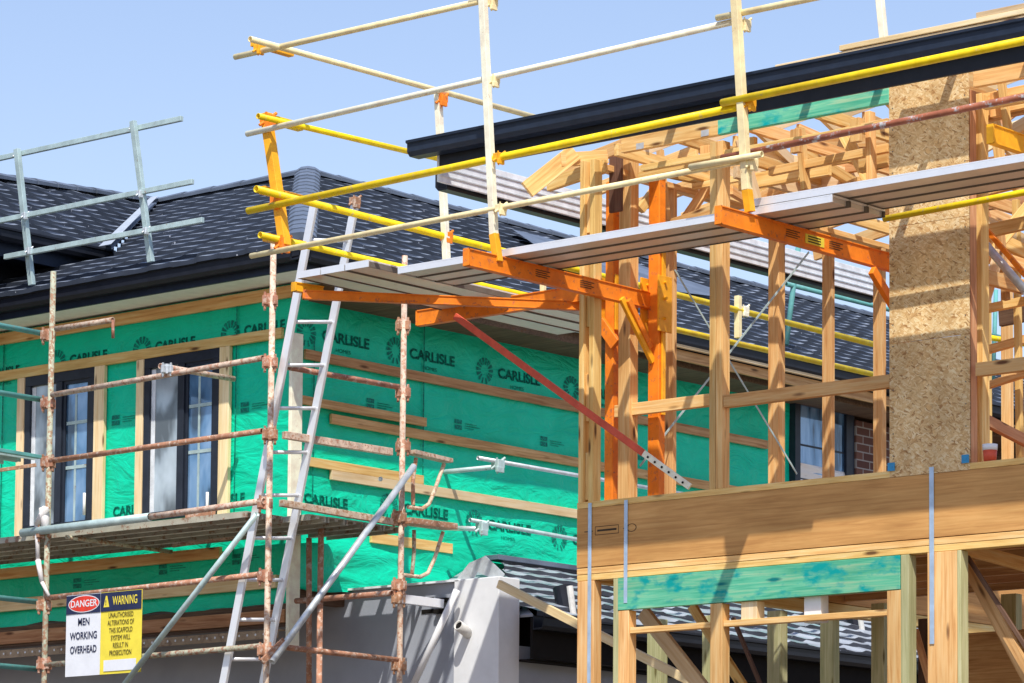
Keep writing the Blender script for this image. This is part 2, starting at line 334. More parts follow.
def ridge(name, p0, p1, parent, r=.11, step=.38, mat='cap'):
    p0, p1 = Vector(p0), Vector(p1); L = (p1-p0).length; n = max(1, int(L/step)); b = MB(); q = frame(p0, p1)
    for i in range(n):
        x0 = i*L/n; x1 = (i+1)*L/n+.03; vs = []; fs = []
        for x, ra in ((x0, r*1.12), (x1, r*.95)):
            for k in range(7): a = R(-20)+R(220)*k/6; vs.append(q @ Vector((x, ra*math.cos(a), ra*.45*math.sin(a)+.03)))
        for k in range(6): fs.append((k, k+1, k+8, k+7))
        fs.append(tuple(range(7))); b.add(vs, fs)
    return b.build(name, mat, parent, Matrix.Translation(p0))
def gutter(name, p0, p1, outward, mat, parent, h=.115, d=.12):
    """quad gutter extruded along p0-p1, profile in (outward, z)"""
    p0, p1 = Vector(p0), Vector(p1); o = Vector(outward)
    prof = [(-d, 0), (-d, -h), (-.03, -h), (.0, -h+.03), (.0, -.025), (.018, -.018), (.018, 0), (.0, .0), (-.006, -.02), (-.02, -h+.02), (-d+.01, -h+.012), (-d+.01, 0)]
    k = len(prof); vs = [p0+o*a+Vector((0, 0, b)) for a, b in prof]+[p1+o*a+Vector((0, 0, b)) for a, b in prof]
    fs = [(i, (i+1) % k, (i+1) % k+k, i+k) for i in range(k)]+[tuple(range(k)), tuple(range(2*k-1, k-1, -1))]
    return MB().add(vs, fs).build(name, mat, parent, frame(p0, p1))

# ------------------------------------------------------------------ setting
GZ = -4.8
g = MB().add([(-600, -600, GZ), (600, -600, GZ), (600, 900, GZ), (-600, 900, GZ)], [(0, 1, 2, 3)]).build('ground', 'soil'); tag(g, kind='structure', label='sandy bare soil of the building site')

# ================================================================== LEFT HOUSE
XB, YA = -4.5, 1.6
house = thing('green_wrapped_house', (XB, YA, GZ), 'unfinished house wrapped in green printed foil under a dark tiled roof', 'house')
ZT, ZTB = 2.42, 2.42
def xa(u, v=450): return at(u, v, y=YA).x
def yb(u, v=450): return at(u, v, x=XB).y
def nz(*a): return noise.noise(Vector(a))
# foil
def fA(u, v):
    x = -4.0*u*2; zb = v*2.75
    return .012*nz(x*1.3, zb*1.1, 1)+.006*nz(x*4, zb*3, 2)+(.03*max(0, .5-zb)*abs(nz(x*3, 0, 5))), (v if v > .02 else v-.02*nz(x*2, 1, 1))
sheet('wall_wrap', (XB-7.5, YA, -.33), (7.5, 0, 0), (0, 0, 2.75), 150, 55, fA, 'foil', house)
def fB(u, v):
    y = 8.3*u; z = -.33+2.75*v
    zb = -.20+.50*max(0, min(1, (y-1.6)/1.6))      # draped lower edge rises to the low roof
    zz = max(z, zb+.03*nz(y*2, 3, 3)) if z < .6 else z
    f = max(0, min(1, (.75-z)/.8)); folds = .055*f*(nz(y*.9, z*6, 4)+.6*nz(y*2.1+z*3, z*9, 8))
    return .012*nz(y*1.3, z*1.2, 3)+.006*nz(y*4, z*3, 7)+folds+.05*f*f, (zz+.33)/2.75
sheet('wall_wrap', (XB, YA, -.33), (0, 8.3, 0), (0, 0, 2.75), 190, 80, fB, 'foil', house)
# black vertical laps in the wrap
for u in (3, 236): abox('wrap_joint', (xa(u), xa(u)+.012), (YA-.022, YA-.018), (.1, ZT), 'ink', house, 0)
for u, z0, z1 in ((421, .9, 2.3), (311, .6, 2.0)): abox('wrap_joint', (XB+.018, XB+.022), (yb(u), yb(u)+.012), (z0, z1), 'ink', house, 0)
# frame behind, so that the foil has a body
abox('wall', (XB-7.5, XB-.06), (YA+.05, YA+.16), (-.3, ZT), 'dark_timber', house)
abox('wall', (XB-.16, XB-.05), (YA+.05, 17), (-.3, ZT), 'dark_timber', house)
# soffit timbers and battens, A side
abox('batten', (XB-7.5, XB+.02), (YA-.035, YA-.005), (2.30, 2.405), 'pine', house)
abox('batten', (XB-7.5, XB-.08), (YA-.05, YA-.012), (1.955, 2.045), 'pine', house)
abox('batten', (XB-7.5, xa(225, 545)), (YA-.07, YA-.03), (.10, .20), 'pine', house)
abox('batten', (XB-7.5, xa(282, 580)), (YA-.08, YA-.035), (-.20, -.09), 'pine_pale', house)
for u0, u1 in ((20, 27), (97, 107), (139, 146), (222, 232)):
    abox('window_trim', (xa(u0), xa(u1)), (YA-.05, YA-.012), (.46, 1.953), 'pine_pale', house)
# windows
for (u0, u1) in ((27.5, 96.5), (146.5, 221.5)):
    x0, x1 = xa(u0), xa(u1); z0, z1 = .50, 1.953; b = MB(); fw = .07
    yy0, yy1 = YA-.045, YA+.02
    for bx in (((x0, yy0, z1-fw-.02), (x1, yy1, z1)), ((x0, yy0, z0), (x1, yy1, z0+fw)), ((x0, yy0, z0+fw), (x0+fw, yy1, z1-fw-.02)), ((x1-fw, yy0, z0+fw), (x1, yy1, z1-fw-.02)), (((x0+x1)/2-.04, yy0-.004, z0+fw), ((x0+x1)/2+.04, yy1, z1-fw-.02))): b.box(*bx, bev=.003)
    wf = b.build('window', 'window_frame', house, Matrix.Translation((x0, YA, z0)))
    mid = (x0+x1)/2
    abox('pane', (x0+fw, mid-.04), (YA-.012, YA-.004), (z0+fw, z1-fw-.02), 'glass_pale', wf, 0)
    abox('pane', (mid+.04, x1-fw), (YA-.012, YA-.004), (z0+fw, z1-fw-.02), 'glass', wf, 0)
    abox('pane_lattice', ((mid+x1)/2-.045, (mid+x1)/2-.02), (YA-.0165, YA-.0125), (z0+fw, z1-fw-.15), 'galv_green', wf, 0)  # these thin bars shape the lattice reflection in the right pane
    for zq in (.38, .66): abox('pane_lattice', (mid+.08, x1-fw-.035), (YA-.019, YA-.017), (z0+(z1-z0)*zq, z0+(z1-z0)*zq+.03), 'galv_green', wf, 0)
    abox('reveal', (x0+fw+.0, x0+fw+.05), (YA-.0165, YA-.0125), (z0+fw, z1-fw-.03), 'white_steel', wf, 0)
    b = MB()
    for bx in (((mid+.045, YA-.03, z0+fw), (mid+.075, YA-.013, z1-fw-.02)), ((x1-fw-.03, YA-.03, z0+fw), (x1-fw-.002, YA-.013, z1-fw-.02)), ((mid+.075, YA-.03, z1-fw-.05), (x1-fw-.03, YA-.013, z1-fw-.02))): b.box(*bx)
    b.build('sash', 'window_frame', wf, Matrix.Translation((x0, YA, z0)))
# B side battens
def bat(u0, v0, u1, v1, h, mat='pine_weather', dep=.03, lift=.04):
    p = at(u0, v0, x=XB+lift); q = at(u1, v1, x=XB+lift); z = (p.z+q.z)/2
    abox('batten', (XB+lift-dep, XB+lift), (p.y, q.y), (z-h, z), mat, house)
abox('batten', (XB, XB+.04), (YA+.02, 9.8), (2.32, 2.43), 'pine_weather', house)
bat(306, 346, 768, 443, .085); bat(302, 393, 427, 420, .075, dep=.03, lift=.07); bat(332, 411, 768, 494, .085)
bat(307, 454, 424, 478, .08, 'pine'); bat(332, 467, 765, 542, .085, 'pine_pale'); bat(372, 532, 453, 544, .09, 'pine')
abox('corner_board', (XB+.05, XB+.085), (YA-.08, YA+.055), (-.7, 1.98), 'cream_white', house)
# timber, brown board and perforated angle under the foil
abox('bottom_plate', (XB-7.5, XB+.03), (YA-.02, YA+.1), (-.52, -.34), 'dark_timber', house)
abox('timber_packer', (XB-7.5, XB+.0), (YA-.045, YA-.023), (-.50, -.385), 'pine_weather', house)
b = MB().box((XB-7.5, YA-.14, -.575), (XB+.02, YA-.05, -.565)).box((XB-7.5, YA-.14, -.64), (XB+.02, YA-.133, -.575))
ang = b.build('steel_angle', 'steel_angle', house, Matrix.Translation((XB-7.5, YA, -.6)))
b = MB()
for i in range(75): b.tube((XB-7.4+i*.098, YA-.1415, -.60), (XB-7.4+i*.098, YA-.143, -.60), .011, 8, hollow=False)
o = b.build('rivet', 'white', ang, Matrix.Translation((XB-7.4, YA, -.6))); o['kind'] = 'stuff'
# soffit, fascia, gutter
EX, EY = -3.82, 1.0
ZG = 2.59
b = MB().box((XB-7.5, EY+.13, 2.433), (EX-.13, YA+.1, 2.445)); b.build('soffit', 'soffit', house, Matrix.Translation((XB, YA, 2.44)))
for k in range(3): abox('soffit', (XB-.02+k*.19, XB+.165+k*.19), (YA+.1, 17), (2.433, 2.445), 'soffit_bounce', house)
abox('fascia_board', (EX-.10, EX-.07), (EY+4.6, 17), (2.33, 2.43), 'pine_weather', house); abox('fascia_board', (EX-.06, EX-.02), (EY+4.6, 9.6), (2.44, 2.47), 'pine_pale', house)
abox('fascia', (XB-7.5, EX-.1), (EY+.105, EY+.13), (2.40, 2.58), 'navy', house)
abox('fascia', (EX-.13, EX-.105), (EY+.105, 17), (2.40, 2.58), 'navy', house)
gutter('gutter', (XB-7.5, EY, ZG), (EX, EY, ZG), (0, -1, 0), 'black_steel', house, h=.13)
gutter('gutter', (EX, EY, ZG), (EX, 17, ZG), (1, 0, 0), 'black_steel', house, h=.13)
# main roof
s = .43; ZE = ZG-.005
nA = Vector((0, -s, 1)).normalized(); pE = Vector((EX, EY, ZE))
apex = on_plane(308, 176, pE, nA)
sB = (apex.z-ZE)/(EX-apex.x)
cL = on_plane(113, 259, pE, nA); cR = at(158, 209, y=apex.y-.05)
SA = Vector((0, 1, s)); LA = (apex.y-EY)*SA.length; uA = SA.normalized()
def ax_at(t):                                   # hip line on slope A
    return (apex.x-EX)*t/LA+.0
def val(t):
    y = EY+t/SA.length; k = (y-cL.y)/(cR.y-cL.y)
    return -9 if k < 0 else (cL.x+(cR.x-cL.x)*k-EX)
tiles('roof', pE, (1, 0, 0), uA, LA, val, ax_at, house)
SB = Vector((-1, 0, sB)); LB = (EX-apex.x)*SB.length; uB = SB.normalized()
tiles('roof', pE, (0, 1, 0), uB, LB, lambda t: (apex.y-EY)*t/LB, lambda t: 16.5, house)
# back slopes so that the roof is closed from behind
quad('roof_back', [(cR.x, apex.y, apex.z), (apex.x, apex.y, apex.z), (apex.x, apex.y+6, apex.z-2.5), (cR.x-4, apex.y+6, apex.z-2.5)], 'tile', house, .03)
quad('roof_back', [(apex.x, apex.y, apex.z), (apex.x, 17.5, apex.z), (apex.x-6, 17.5, apex.z-2.5), (apex.x-6, apex.y, apex.z-2.5)], 'tile', house, .03)
ridge('ridge_cap', pE+Vector((-.05, .05, .02)), apex+Vector((0, 0, .02)), house, r=.125)
ridge('ridge_cap', apex+Vector((0, 0, -.01)), (cR.x, apex.y, apex.z-.01), house, r=.12)
ridge('ridge_cap', apex+Vector((0, 0, -.01)), (apex.x, 17.5, apex.z-.01), house, r=.12)
b = MB().box((XB-7.4, YA+.2, 2.3), (EX-.2, 17, 2.43)); b.build('ceiling_frame', 'dark_timber', house, Matrix.Translation((XB, YA, 2.3)))
# left wing roof
xw = -8.0; e1 = at(112, 250, x=xw); e0 = at(-30, 216, x=xw); zw = e1.z; nW = Vector((s, 0, 1)).normalized(); pW = Vector((xw, e1.y, zw))
r1 = on_plane(160, 206, pW, nW); LW = (xw-r1.x)*math.sqrt(1+s*s)
r0 = on_plane(-12, 180, pW, nW); T0 = (xw-r0.x)*math.sqrt(1+s*s)
def wlo(t): return -6 if t < T0 else (r0.y+(r1.y-r0.y)*(t-T0)/(LW-T0))-e1.y
tiles('roof', Vector((xw, e1.y, zw)), (0, 1, 0), Vector((-1, 0, s)), LW, wlo, lambda t: (r1.y-e1.y)*t/LW, house)
ridge('ridge_cap', r0+Vector((0, 0, -.0)), r1+Vector((0, 0, -.0)), house, r=.12)
quad('roof_back', [r0, r1, (r1.x-5, r1.y, r1.z-2.2), (r0.x-5, r0.y, r0.z-2.2)], 'tile', house, .03)
gutter('gutter', (xw+.06, e1.y-6, zw-.02), (xw+.06, e1.y-.02, zw-.02), (1, 0, 0), 'black_steel', house)
abox('fascia', (xw-.1, xw-.07), (e1.y-6, e1.y), (zw-.26, zw-.03), 'navy', house)
abox('wing_wall', (xw-.62, xw-.5), (e1.y-6, e1.y+1.2), (2.2, zw-.15), 'black_steel', house)  # wall and soffit coloured near-black to paint the shade under the eave
abox('wing_soffit', (xw-.62, xw-.1), (e1.y-6, e1.y), (zw-.22, zw-.2), 'navy', house)
vf = quad('valley_flashing', [cL+nA*.09+Vector((.02, 0, 0)), cR+nA*.09+Vector((.05, 0, 0)), r1+Vector((-.02, 0, .11)), e1+Vector((-.05, 0, .11))], 'cap', house)
quad('valley_flashing', [cL+nA*.14+Vector((.03, 0, 0)), cR+nA*.14+Vector((.06, 0, 0)), cR+nA*.14+Vector((-.06, 0, 0)), cL+nA*.14+Vector((-.14, 0, 0))], 'galv', house)
pB = Vector((EX, EY, ZE)); nB = Vector((sB, 0, 1)).normalized()
quad('valley_flashing', [on_plane(u, v, pB+nB*.1, nB) for u, v in ((512, 229), (590, 249), (712, 288), (712, 296), (640, 287), (566, 266))], 'cap', house)
# far part of B side: window, brick, boards
y0, y1 = yb(789), yb(848); z1 = at(815, 402, x=XB).z; z0 = z1-1.3
b = MB()
for bx in (((XB, y0, z1-.08), (XB+.08, y1, z1)), ((XB, y0, z0), (XB+.08, y1, z0+.08)), ((XB, y0, z0+.08), (XB+.08, y0+.09, z1-.08)), ((XB, y1-.14, z0+.08), (XB+.08, y1, z1-.08))): b.box(*bx)
wf = b.build('window', 'window_frame', house, Matrix.Translation((XB, y0, z0)))
abox('pane', (XB+.04, XB+.05), (y0+.09, y1-.14), (z0+.08, z1-.08), 'glass', wf, 0)
for zz in (.35, .62): abox('pane_lattice', (XB+.0505, XB+.054), (y0+.09, y1-.14), (z0+(z1-z0)*zz, z0+(z1-z0)*zz+.02), 'window_frame', wf, 0)
sheet('curtain', (XB+.056, y0+.09, z0+.08), (0, y1-y0-.23, 0), (0, 0, (z1-z0)*.42), 40, 14, lambda u, v: (.01*math.sin(v*40+u*3), v), 'alu_under', wf)
abox('brick_wall', (XB-.02, XB+.1), (y1+.01, y1+1.6), (.75, 2.25), 'brick', house, 0)
for i in range(9): abox('weatherboard', (XB-.0, XB+.06), (y1+1.62, 17), (.1+i*.22, .1+i*.22+.2), 'pine_weather', house)
abox('lintel', (XB+.0, XB+.05), (y0-.2, y1+.6), (z1+.02, z1+.14), 'pine_weather', house)

# printed pattern of the wrap
def conform(o, side):
    Wm = W[o]; inv = Wm.inverted()
    for v in o.data.vertices:
        q = Wm @ v.co
        if side == 'B': q.x = XB+.005+fB(min(1, max(0, (q.y-YA)/8.3)), (q.z+.33)/2.75)[0]
        else: q.y = YA-.005-fA((q.x-XB+7.5)/7.5, (q.z+.33)/2.75)[0]
        v.co = inv @ q
    return o
def ctext(*a, side='B', **k): return conform(text(*a, **k), side)
def fan(Mx, rad, parent):
    b = MB(); k = 12
    for i in range(k):
        a = R(-60)+R(300)*(i+.5)/k; r0, r1_ = rad*.45, rad; w0, w1 = R(6.5), R(9)
        vs = [Mx @ Vector((r0*math.cos(a-w0), r0*math.sin(a-w0), .002)), Mx @ Vector((r1_*math.cos(a-w1), r1_*math.sin(a-w1), .002)), Mx @ Vector((r1_*1.03*math.cos(a), r1_*1.03*math.sin(a), .002)), Mx @ Vector((r1_*math.cos(a+w1), r1_*math.sin(a+w1), .002)), Mx @ Vector((r0*math.cos(a+w0), r0*math.sin(a+w0), .002))]
        b.add(vs, [(0, 1, 2, 3, 4)])
    for a0 in (R(-75),R(-105)):
        vs = [Mx @ Vector((rad*1.02*math.cos(a0+d)*f, rad*1.02*math.sin(a0+d)*f, .002)) for d, f in ((-.09, .6), (-.09, 1.05), (.09, 1.05), (.09, .6))]; b.add(vs, [(0, 1, 2, 3)])
    return b.build('wrap_print', 'ink', parent, Mx)
def stamp_A(u, v):
    p = at(u, v, y=YA-.03); conform(fan(faceA(p.x, p.y, p.z), .115, house), 'A')
    ctext('wrap_print', 'CARLISLE', .115, faceA(p.x+.17, p.y, p.z-.0), 'ink', house, .0005, .004, sx=1.05, side='A')
    ctext('wrap_print', 'HOMES', .045, faceA(p.x+.36, p.y, p.z-.105), 'ink', house, .0005, sx=1.3, side='A')
def stamp_B(u, v, off=.035):
    p = at(u, v, x=XB+off); conform(fan(faceB(p.x, p.y, p.z), .115, house), 'B')
    ctext('wrap_print', 'CARLISLE', .125, faceB(p.x, p.y+.19, p.z), 'ink', house, .0005, .004, sx=1.15, side='B')
    ctext('wrap_print', 'HOMES', .045, faceB(p.x, p.y+.36, p.z-.105), 'ink', house, .0005, sx=1.3, side='B')
for u, v in ((-30, 377), (55, 362), (140, 349), (228, 333)): stamp_A(u, v)
for u, v in ((121, 507), (212, 497)):
    p = at(u-12, v+5, y=YA-.05); ctext('wrap_print', 'CARLISLE', .12, faceA(p.x, p.y, p.z), 'ink', house, .0005, .004, side='A')
for u, v in ((309, 332), (398, 350), (487, 370), (574, 388)): stamp_B(u, v)
for u, v in ((394, 506), (480, 522), (565, 537)): stamp_B(u, v, .07)
p = at(308, 498, x=XB+.06); ctext('wrap_print', 'CARLISLE', .12, faceB(p.x, p.y, p.z), 'ink', house, .0005, .004, sx=1.1, side='B')
def mark(Mx):
    b = MB()
    for (x0, x1, y0_, y1_) in ((0, .1, .012, .05), (0, .1, -.04, 0), (.14, .30, .02, .026), (.14, .34, 0, .006), (.14, .26, -.02, -.014)):
        b.add([Mx @ Vector(q) for q in ((x0, y0_, .001), (x1, y0_, .001), (x1, y1_, .001), (x0, y1_, .001))], [(0, 1, 2, 3)])
    return b.build('wrap_print', 'ink', house, Mx)
for u, v in ((457, 424), (543, 441), (369, 403), (640, 455)): p = at(u, v, x=XB+.03); conform(mark(faceB(p.x, p.y, p.z)), 'B')
for u, v in ((110, 421), (238, 408), (157, 570), (72, 584), (230, 560)): p = at(u, v, y=YA-.03); conform(mark(faceA(p.x, p.y, p.z)), 'A')

# ================================================================== GARAGE (grey walls, low roof between the houses)
garage = thing('rendered_garage', (-3, 2.3, GZ), 'grey rendered garage with a low tiled roof between the two houses', 'building')
YG = 2.3; xc = at(499, 577, y=YG).x
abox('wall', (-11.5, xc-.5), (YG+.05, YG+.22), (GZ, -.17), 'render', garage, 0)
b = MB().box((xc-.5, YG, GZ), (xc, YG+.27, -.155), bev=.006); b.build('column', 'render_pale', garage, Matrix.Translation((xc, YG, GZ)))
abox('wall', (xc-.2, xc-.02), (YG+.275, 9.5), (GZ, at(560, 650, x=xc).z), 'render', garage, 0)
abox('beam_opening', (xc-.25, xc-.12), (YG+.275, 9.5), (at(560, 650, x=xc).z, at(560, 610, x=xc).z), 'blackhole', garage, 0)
abox('flashing', (-4.6, xc-.45), (YG+.0, YG+.25), (-.168, -.15), 'white_steel', garage, 0)
xe, ze, xr, zr = -2.6, -.46, -4.44, .27
Sg = Vector((xr-xe, 0, zr-ze)); 
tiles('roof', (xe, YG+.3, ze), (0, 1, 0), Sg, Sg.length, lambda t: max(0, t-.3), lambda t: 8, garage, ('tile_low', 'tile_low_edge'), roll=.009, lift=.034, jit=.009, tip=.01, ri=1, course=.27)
quad('flashing', [at(u, v, y=YG+.12) for u, v in ((452, 586), (470, 563), (486, 556), (505, 574), (500, 582), (478, 572), (470, 586))], 'galv', garage, .01)
abox('apron_flashing', (xr-.03, xr+.14), (YG+1.8, 9.8), (zr-.01, zr+.035), 'cap', garage)
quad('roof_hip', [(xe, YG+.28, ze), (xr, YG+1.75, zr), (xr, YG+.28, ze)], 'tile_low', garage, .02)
gutter('gutter', (xe+.12, YG+.28, ze-.01), (xe+.12, 10.3, ze-.01), (1, 0, 0), 'black_steel', garage, h=.12)
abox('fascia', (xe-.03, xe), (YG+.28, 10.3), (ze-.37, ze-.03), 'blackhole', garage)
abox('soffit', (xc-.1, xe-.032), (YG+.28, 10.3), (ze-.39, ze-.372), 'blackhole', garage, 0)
p = at(468, 632, y=YG); pe = at(458, 625, y=YG-.14); rod('pipe', p+Vector((0, .02, -.02)), pe, .044, 'pvc', garage)
b = MB().tube(pe+(p-pe)*.12, pe+(p-pe)*.2, .039, 16, hollow=False); b.build('pipe_bore', 'blackhole', garage, Matrix.Translation(pe))
for u, v in ((424, 599), (440, 600), (424, 611), (440, 611)):
    p = at(u, v, y=YG-.0); abox('hole', (p.x-.07, p.x+.07), (YG-.004 if u > 437 else YG+.044, YG+.048), (p.z-.018, p.z+.018), 'blackhole', garage, 0)
# vent flues standing on the low roof
for (u, v, w) in ((571, 612, .13), (860, 630, .12)):
    p = on_plane(u, v, (xe, 0, ze), (zr-ze, 0, xe-xr)); t = thing('roof_vent', p, 'dark roof flue on the low tiled roof behind the %s' % ('corner post' if u < 600 else 'green lintel'), 'vent')
    b = MB().tube(p-Vector((0, 0, .15)), p+Vector((-.10, 0, .22)), w/2+.02, 16, hollow=False); b.build('pipe', 'black_steel', t, Matrix.Translation(p))
    b = MB().tube(p+Vector((.06, -.02, -.14)), p+Vector((-.0, -.02, .22)), .03, 10, hollow=False); b.build('strip', 'pvc', t, Matrix.Translation(p))

# ================================================================== TIMBER FRAME HOUSE
fh = thing('timber_frame_house', (0, 0, GZ), 'pine frame of a new house with black gutter and open walls', 'house frame')
def stud(name, u0, u1, y, z0, z1, mat='pine', dep=.09, v=450):
    a, c = at(u0, v, y=y).x, at(u1, v, y=y).x
    return abox(name, (a, c), (y, y+dep), (z0, z1), mat, fh)
# floor beam and plates
beam = abox('floor_beam', (0, 7.5), (0, .09), (-.48, -.047), 'lvl', fh)
abox('floor_beam', (.0, .09), (.093, 6.5), (-.48, -.047), 'lvl', fh)
abox('bottom_plate', (-.0, 7.5), (.0, .095), (-.045, 0), 'pine', fh)
abox('bottom_plate', (-.0, .09), (.098, 6.5), (-.045, 0), 'pine_weather', fh)
abox('top_plate', (0, 7.5), (.002, .092), (-.53, -.485), 'pine', fh)
abox('top_plate', (0, 7.5), (.004, .09), (-.577, -.532), 'pine', fh)
abox('top_plate', (.0, .09), (.095, 6.5), (-.577, -.485), 'pine', fh)
abox('lintel', (at(618, 600, y=0).x, at(900, 580, y=0).x), (-.004, .041), (-.812, -.581), 'green_timber', fh)
# lower posts
LZ = -3.4
stud('post', 577, 593.5, 0, LZ, -.58, v=640)
stud('post', 613, 618, 0, LZ, -.58, 'treated', v=640); stud('post', 618.2, 628.5, 0, LZ, -.815, v=640)
stud('post', 710, 722, 0, LZ, -.815, v=640)
stud('post', 887, 900.5, 0, LZ, -.815, v=640); stud('post', 900.8, 909, 0, LZ, -.58, 'treated', v=640)
stud('post', 927.5, 957, 0, LZ, -.58, 'pine', v=640); abox('post', (at(957.3, 640, y=0).x, at(957.3, 640, y=0).x+.03), (.0, .09), (LZ, -.58), 'treated', fh)
stud('stud', 741, 757, .02, -.97, -.815, 'pine_pale', v=600); stud('stud', 804, 821, .05, -.99, -.6, 'white', v=600)
zn = at(660, 627, y=0).z
abox('noggin', (at(629, 627, y=.0).x, at(709.6, 620, y=.0).x), (.01, .08), (zn-.03, zn+.012), 'pine', fh)
abox('noggin', (at(722.5, 618, y=.0).x, at(886.6, 600, y=.0).x), (.01, .08), (zn-.028, zn+.014), 'pine', fh)
# rear lower studs
YR = 3.2
for u0, u1 in ((647, 661), (702, 711), (767, 781), (820, 833), (871, 884), (1001, 1016)):
    stud('stud', u0, u1, YR, LZ, -.50, 'treated', v=650)

for k in range(7): abox('floor_joist', (.1, 7.5), (.55+k*.45, .6+k*.45), (-.46, -.24), 'pine_weather', fh)
abox('floor_board', (.0, 7.5), (.1, 3.4), (-.235, -.215), 'pine_weather', fh)
abox('sheathing_panel', (at(940, 640, y=2.6).x, 7.5), (2.6, 2.62), (-3.3, -.85), 'pine_weather', fh)
abox('sheathing_panel', (at(918, 640, y=3.6).x, at(945, 640, y=3.6).x), (3.6, 3.62), (-3.3, -.6), 'dark_timber', fh)
def br(u0, v0, u1, v1, y0, y1, w, h, mat='pine', name='brace'):
    return bar(name, at(u0, v0, y=y0), at(u1, v1, y=y1), w, h, mat, fh)
br(643, 612, 712, 700, .6, .55, .045, .11, 'pine_pale'); br(692, 606, 752, 700, 1.3, 1.3, .045, .07, 'pine')
br(733, 618, 775, 720, 2.4, 2.4, .03, .03, 'dark_timber'); br(955, 540, 1035, 690, .3, .35, .045, .09, 'pine_weather')
br(958, 542, 1060, 700, .2, .22, .02, .03, 'dark_timber')
br(915, 630, 935, 700, 1.2, 1.2, .03, .05, 'pine_weather'); br(963, 548, 1030, 566, .15, 1.0, .045, .09, 'pine')
# metal straps on the beam
for u, v0, v1 in ((590, 503, 700), (626, 500, 603)):
    p = at(u, v0, y=-.006); q = at(u, v1, y=-.006); o = abox('metal_strap', (p.x-.016, p.x+.016), (-.0075, -.0055), (q.z, p.z), 'strapmetal', fh, 0)
p = at(931.5, 467, y=-.006); q = at(931.5, 644, y=-.006); abox('metal_strap', (p.x-.018, p.x+.018), (-.0075, -.0055), (q.z, p.z), 'strapmetal', fh, 0)
# stamp on the beam
p = at(595, 531, y=-.002); b = MB()
for bx in ((0, .22, .028, .032), (0, .22, -.032, -.028), (0, .004, -.032, .032), (.216, .22, -.032, .032), (.02, .20, -.006, .008), (-.1, -.02, -.003, .003), (.26, .30, -.003, .003)):
    b.add([Vector((p.x+x, -.0015, p.z+z)) for x, z in ((bx[0], bx[2]), (bx[1], bx[2]), (bx[1], bx[3]), (bx[0], bx[3]))], [(0, 1, 2, 3)])
for k in range(16):
    a, c = 2*math.pi*k/16, 2*math.pi*(k+1)/16
    b.add([Vector((p.x+.34+r*math.cos(t)*.045, -.0015, p.z+r*math.sin(t)*.03)) for t, r in ((a, 1), (c, 1), (c, .85), (a, .85))], [(0, 1, 2, 3)])
b.build('stamp', 'darkink', beam, Matrix.Translation(p))
# upper storey: corner post
for x0 in (0.005, .10): abox('stud', (x0, x0+.045), (.005, .095), (0, 2.54), 'pine', fh)
for z in (.02, .6, 1.3, 2.0): abox('blocking', (.052, .098), (.03, .09), (z, z+.35), 'pine', fh)
# side wall studs (run back along x=0)
def sstud(u0, w=.045, z1=2.5, x0=.0, x1=.09, mat='pine'):
    y = at(u0, 400, x=x0).y; return abox('stud', (x0, x1), (y, y+w), (0, z1), mat, fh)
sstud(618, .10, 2.82, x1=.11); sstud(663.5, .045, 2.5); sstud(768, .09, 2.5, x1=.10); sstud(822, .05); sstud(873, .06)
sstud(980, .05); sstud(1001, .06); sstud(1040, .05)
abox('top_plate', (.0, .09), (.1, 7), (2.5, 2.545), 'pine', fh); 
# front wall
stud('stud', 709, 715.2, .0, 0, 2.5); stud('stud', 715.6, 722, .0, 0, 2.5)
abox('noggin', (at(614, 420, y=.5).x, at(713, 405, y=.5).x), (.5, .545), (.70, .79), 'pine', fh)
abox('noggin', (at(723, 408, y=0).x, at(889, 375, y=0).x), (.003, .06), (.575, .665), 'pine', fh)
abox('noggin', (at(975, 375, y=0).x, 7.5), (.003, .06), (.58, .67), 'pine', fh)
abox('top_beam', (at(621, 140, y=0).x, at(717.8, 125, y=0).x), (.0, .045), (2.545, 2.655), 'pine', fh)
abox('lintel', (at(718, 125, y=0).x, at(889, 100, y=0).x), (-.004, .041), (2.545, 2.655), 'green_timber', fh)
abox('top_beam', (3.43, 7.5), (.0, .045), (2.545, 2.655), 'pine', fh)
abox('top_beam', (at(640, 163, y=0).x, 2.75), (.01, .055), (2.385, 2.43), 'pine', fh)
abox('top_beam', (3.5, 7.5), (.01, .055), (2.385, 2.43), 'pine', fh)
# strand board column
def osb_panel(x, y, z):
    c = Vector((sum(x)/2, sum(y)/2, sum(z)/2)); d = (x[1]-x[0], y[1]-y[0], z[1]-z[0])
    return c, d
xo0, xo1 = at(889.5, 300, y=0).x, at(969.5, 300, y=0).x
def board(Mx, w, h, seams=True):
    b = MB().box((-w/2, -h/2, -.012), (w/2, h/2, 0)); me = bpy.data.meshes.new('sheathing_panel'); me.from_pydata(b.v, [], b.f); me.update(); return link('sheathing_panel', me, 'osb', fh, Mx)
zsplit = at(930, 222, y=0).z
h0 = at(930, 339, y=0).z
for z0, z1 in ((-.045, h0-.002), (h0+.002, zsplit), (zsplit+.004, 2.66)):
    board(faceA((xo0+xo1)/2, -.002, (z0+z1)/2), xo1-xo0, z1-z0)
abox('stud', (xo0+.01, xo0+.055), (.0, .09), (.0, 2.54), 'pine', fh); abox('stud', (xo1-.045, xo1), (.002, .092), (.0, 2.54), 'pine_weather', fh); abox('stud', (xo1-.045, xo1+.002), (.15, .24), (.0, 2.54), 'pine', fh)
b = MB()
for zz in [k*.15+.1 for k in range(17)]:
    for xx in (xo0+.03, xo1-.03): b.tube((xx, -.002, zz), (xx, -.0045, zz), .005, 6, hollow=False)
o = b.build('nail', 'seam', fh, Matrix.Translation((xo0, 0, 0))); o['kind'] = 'stuff'
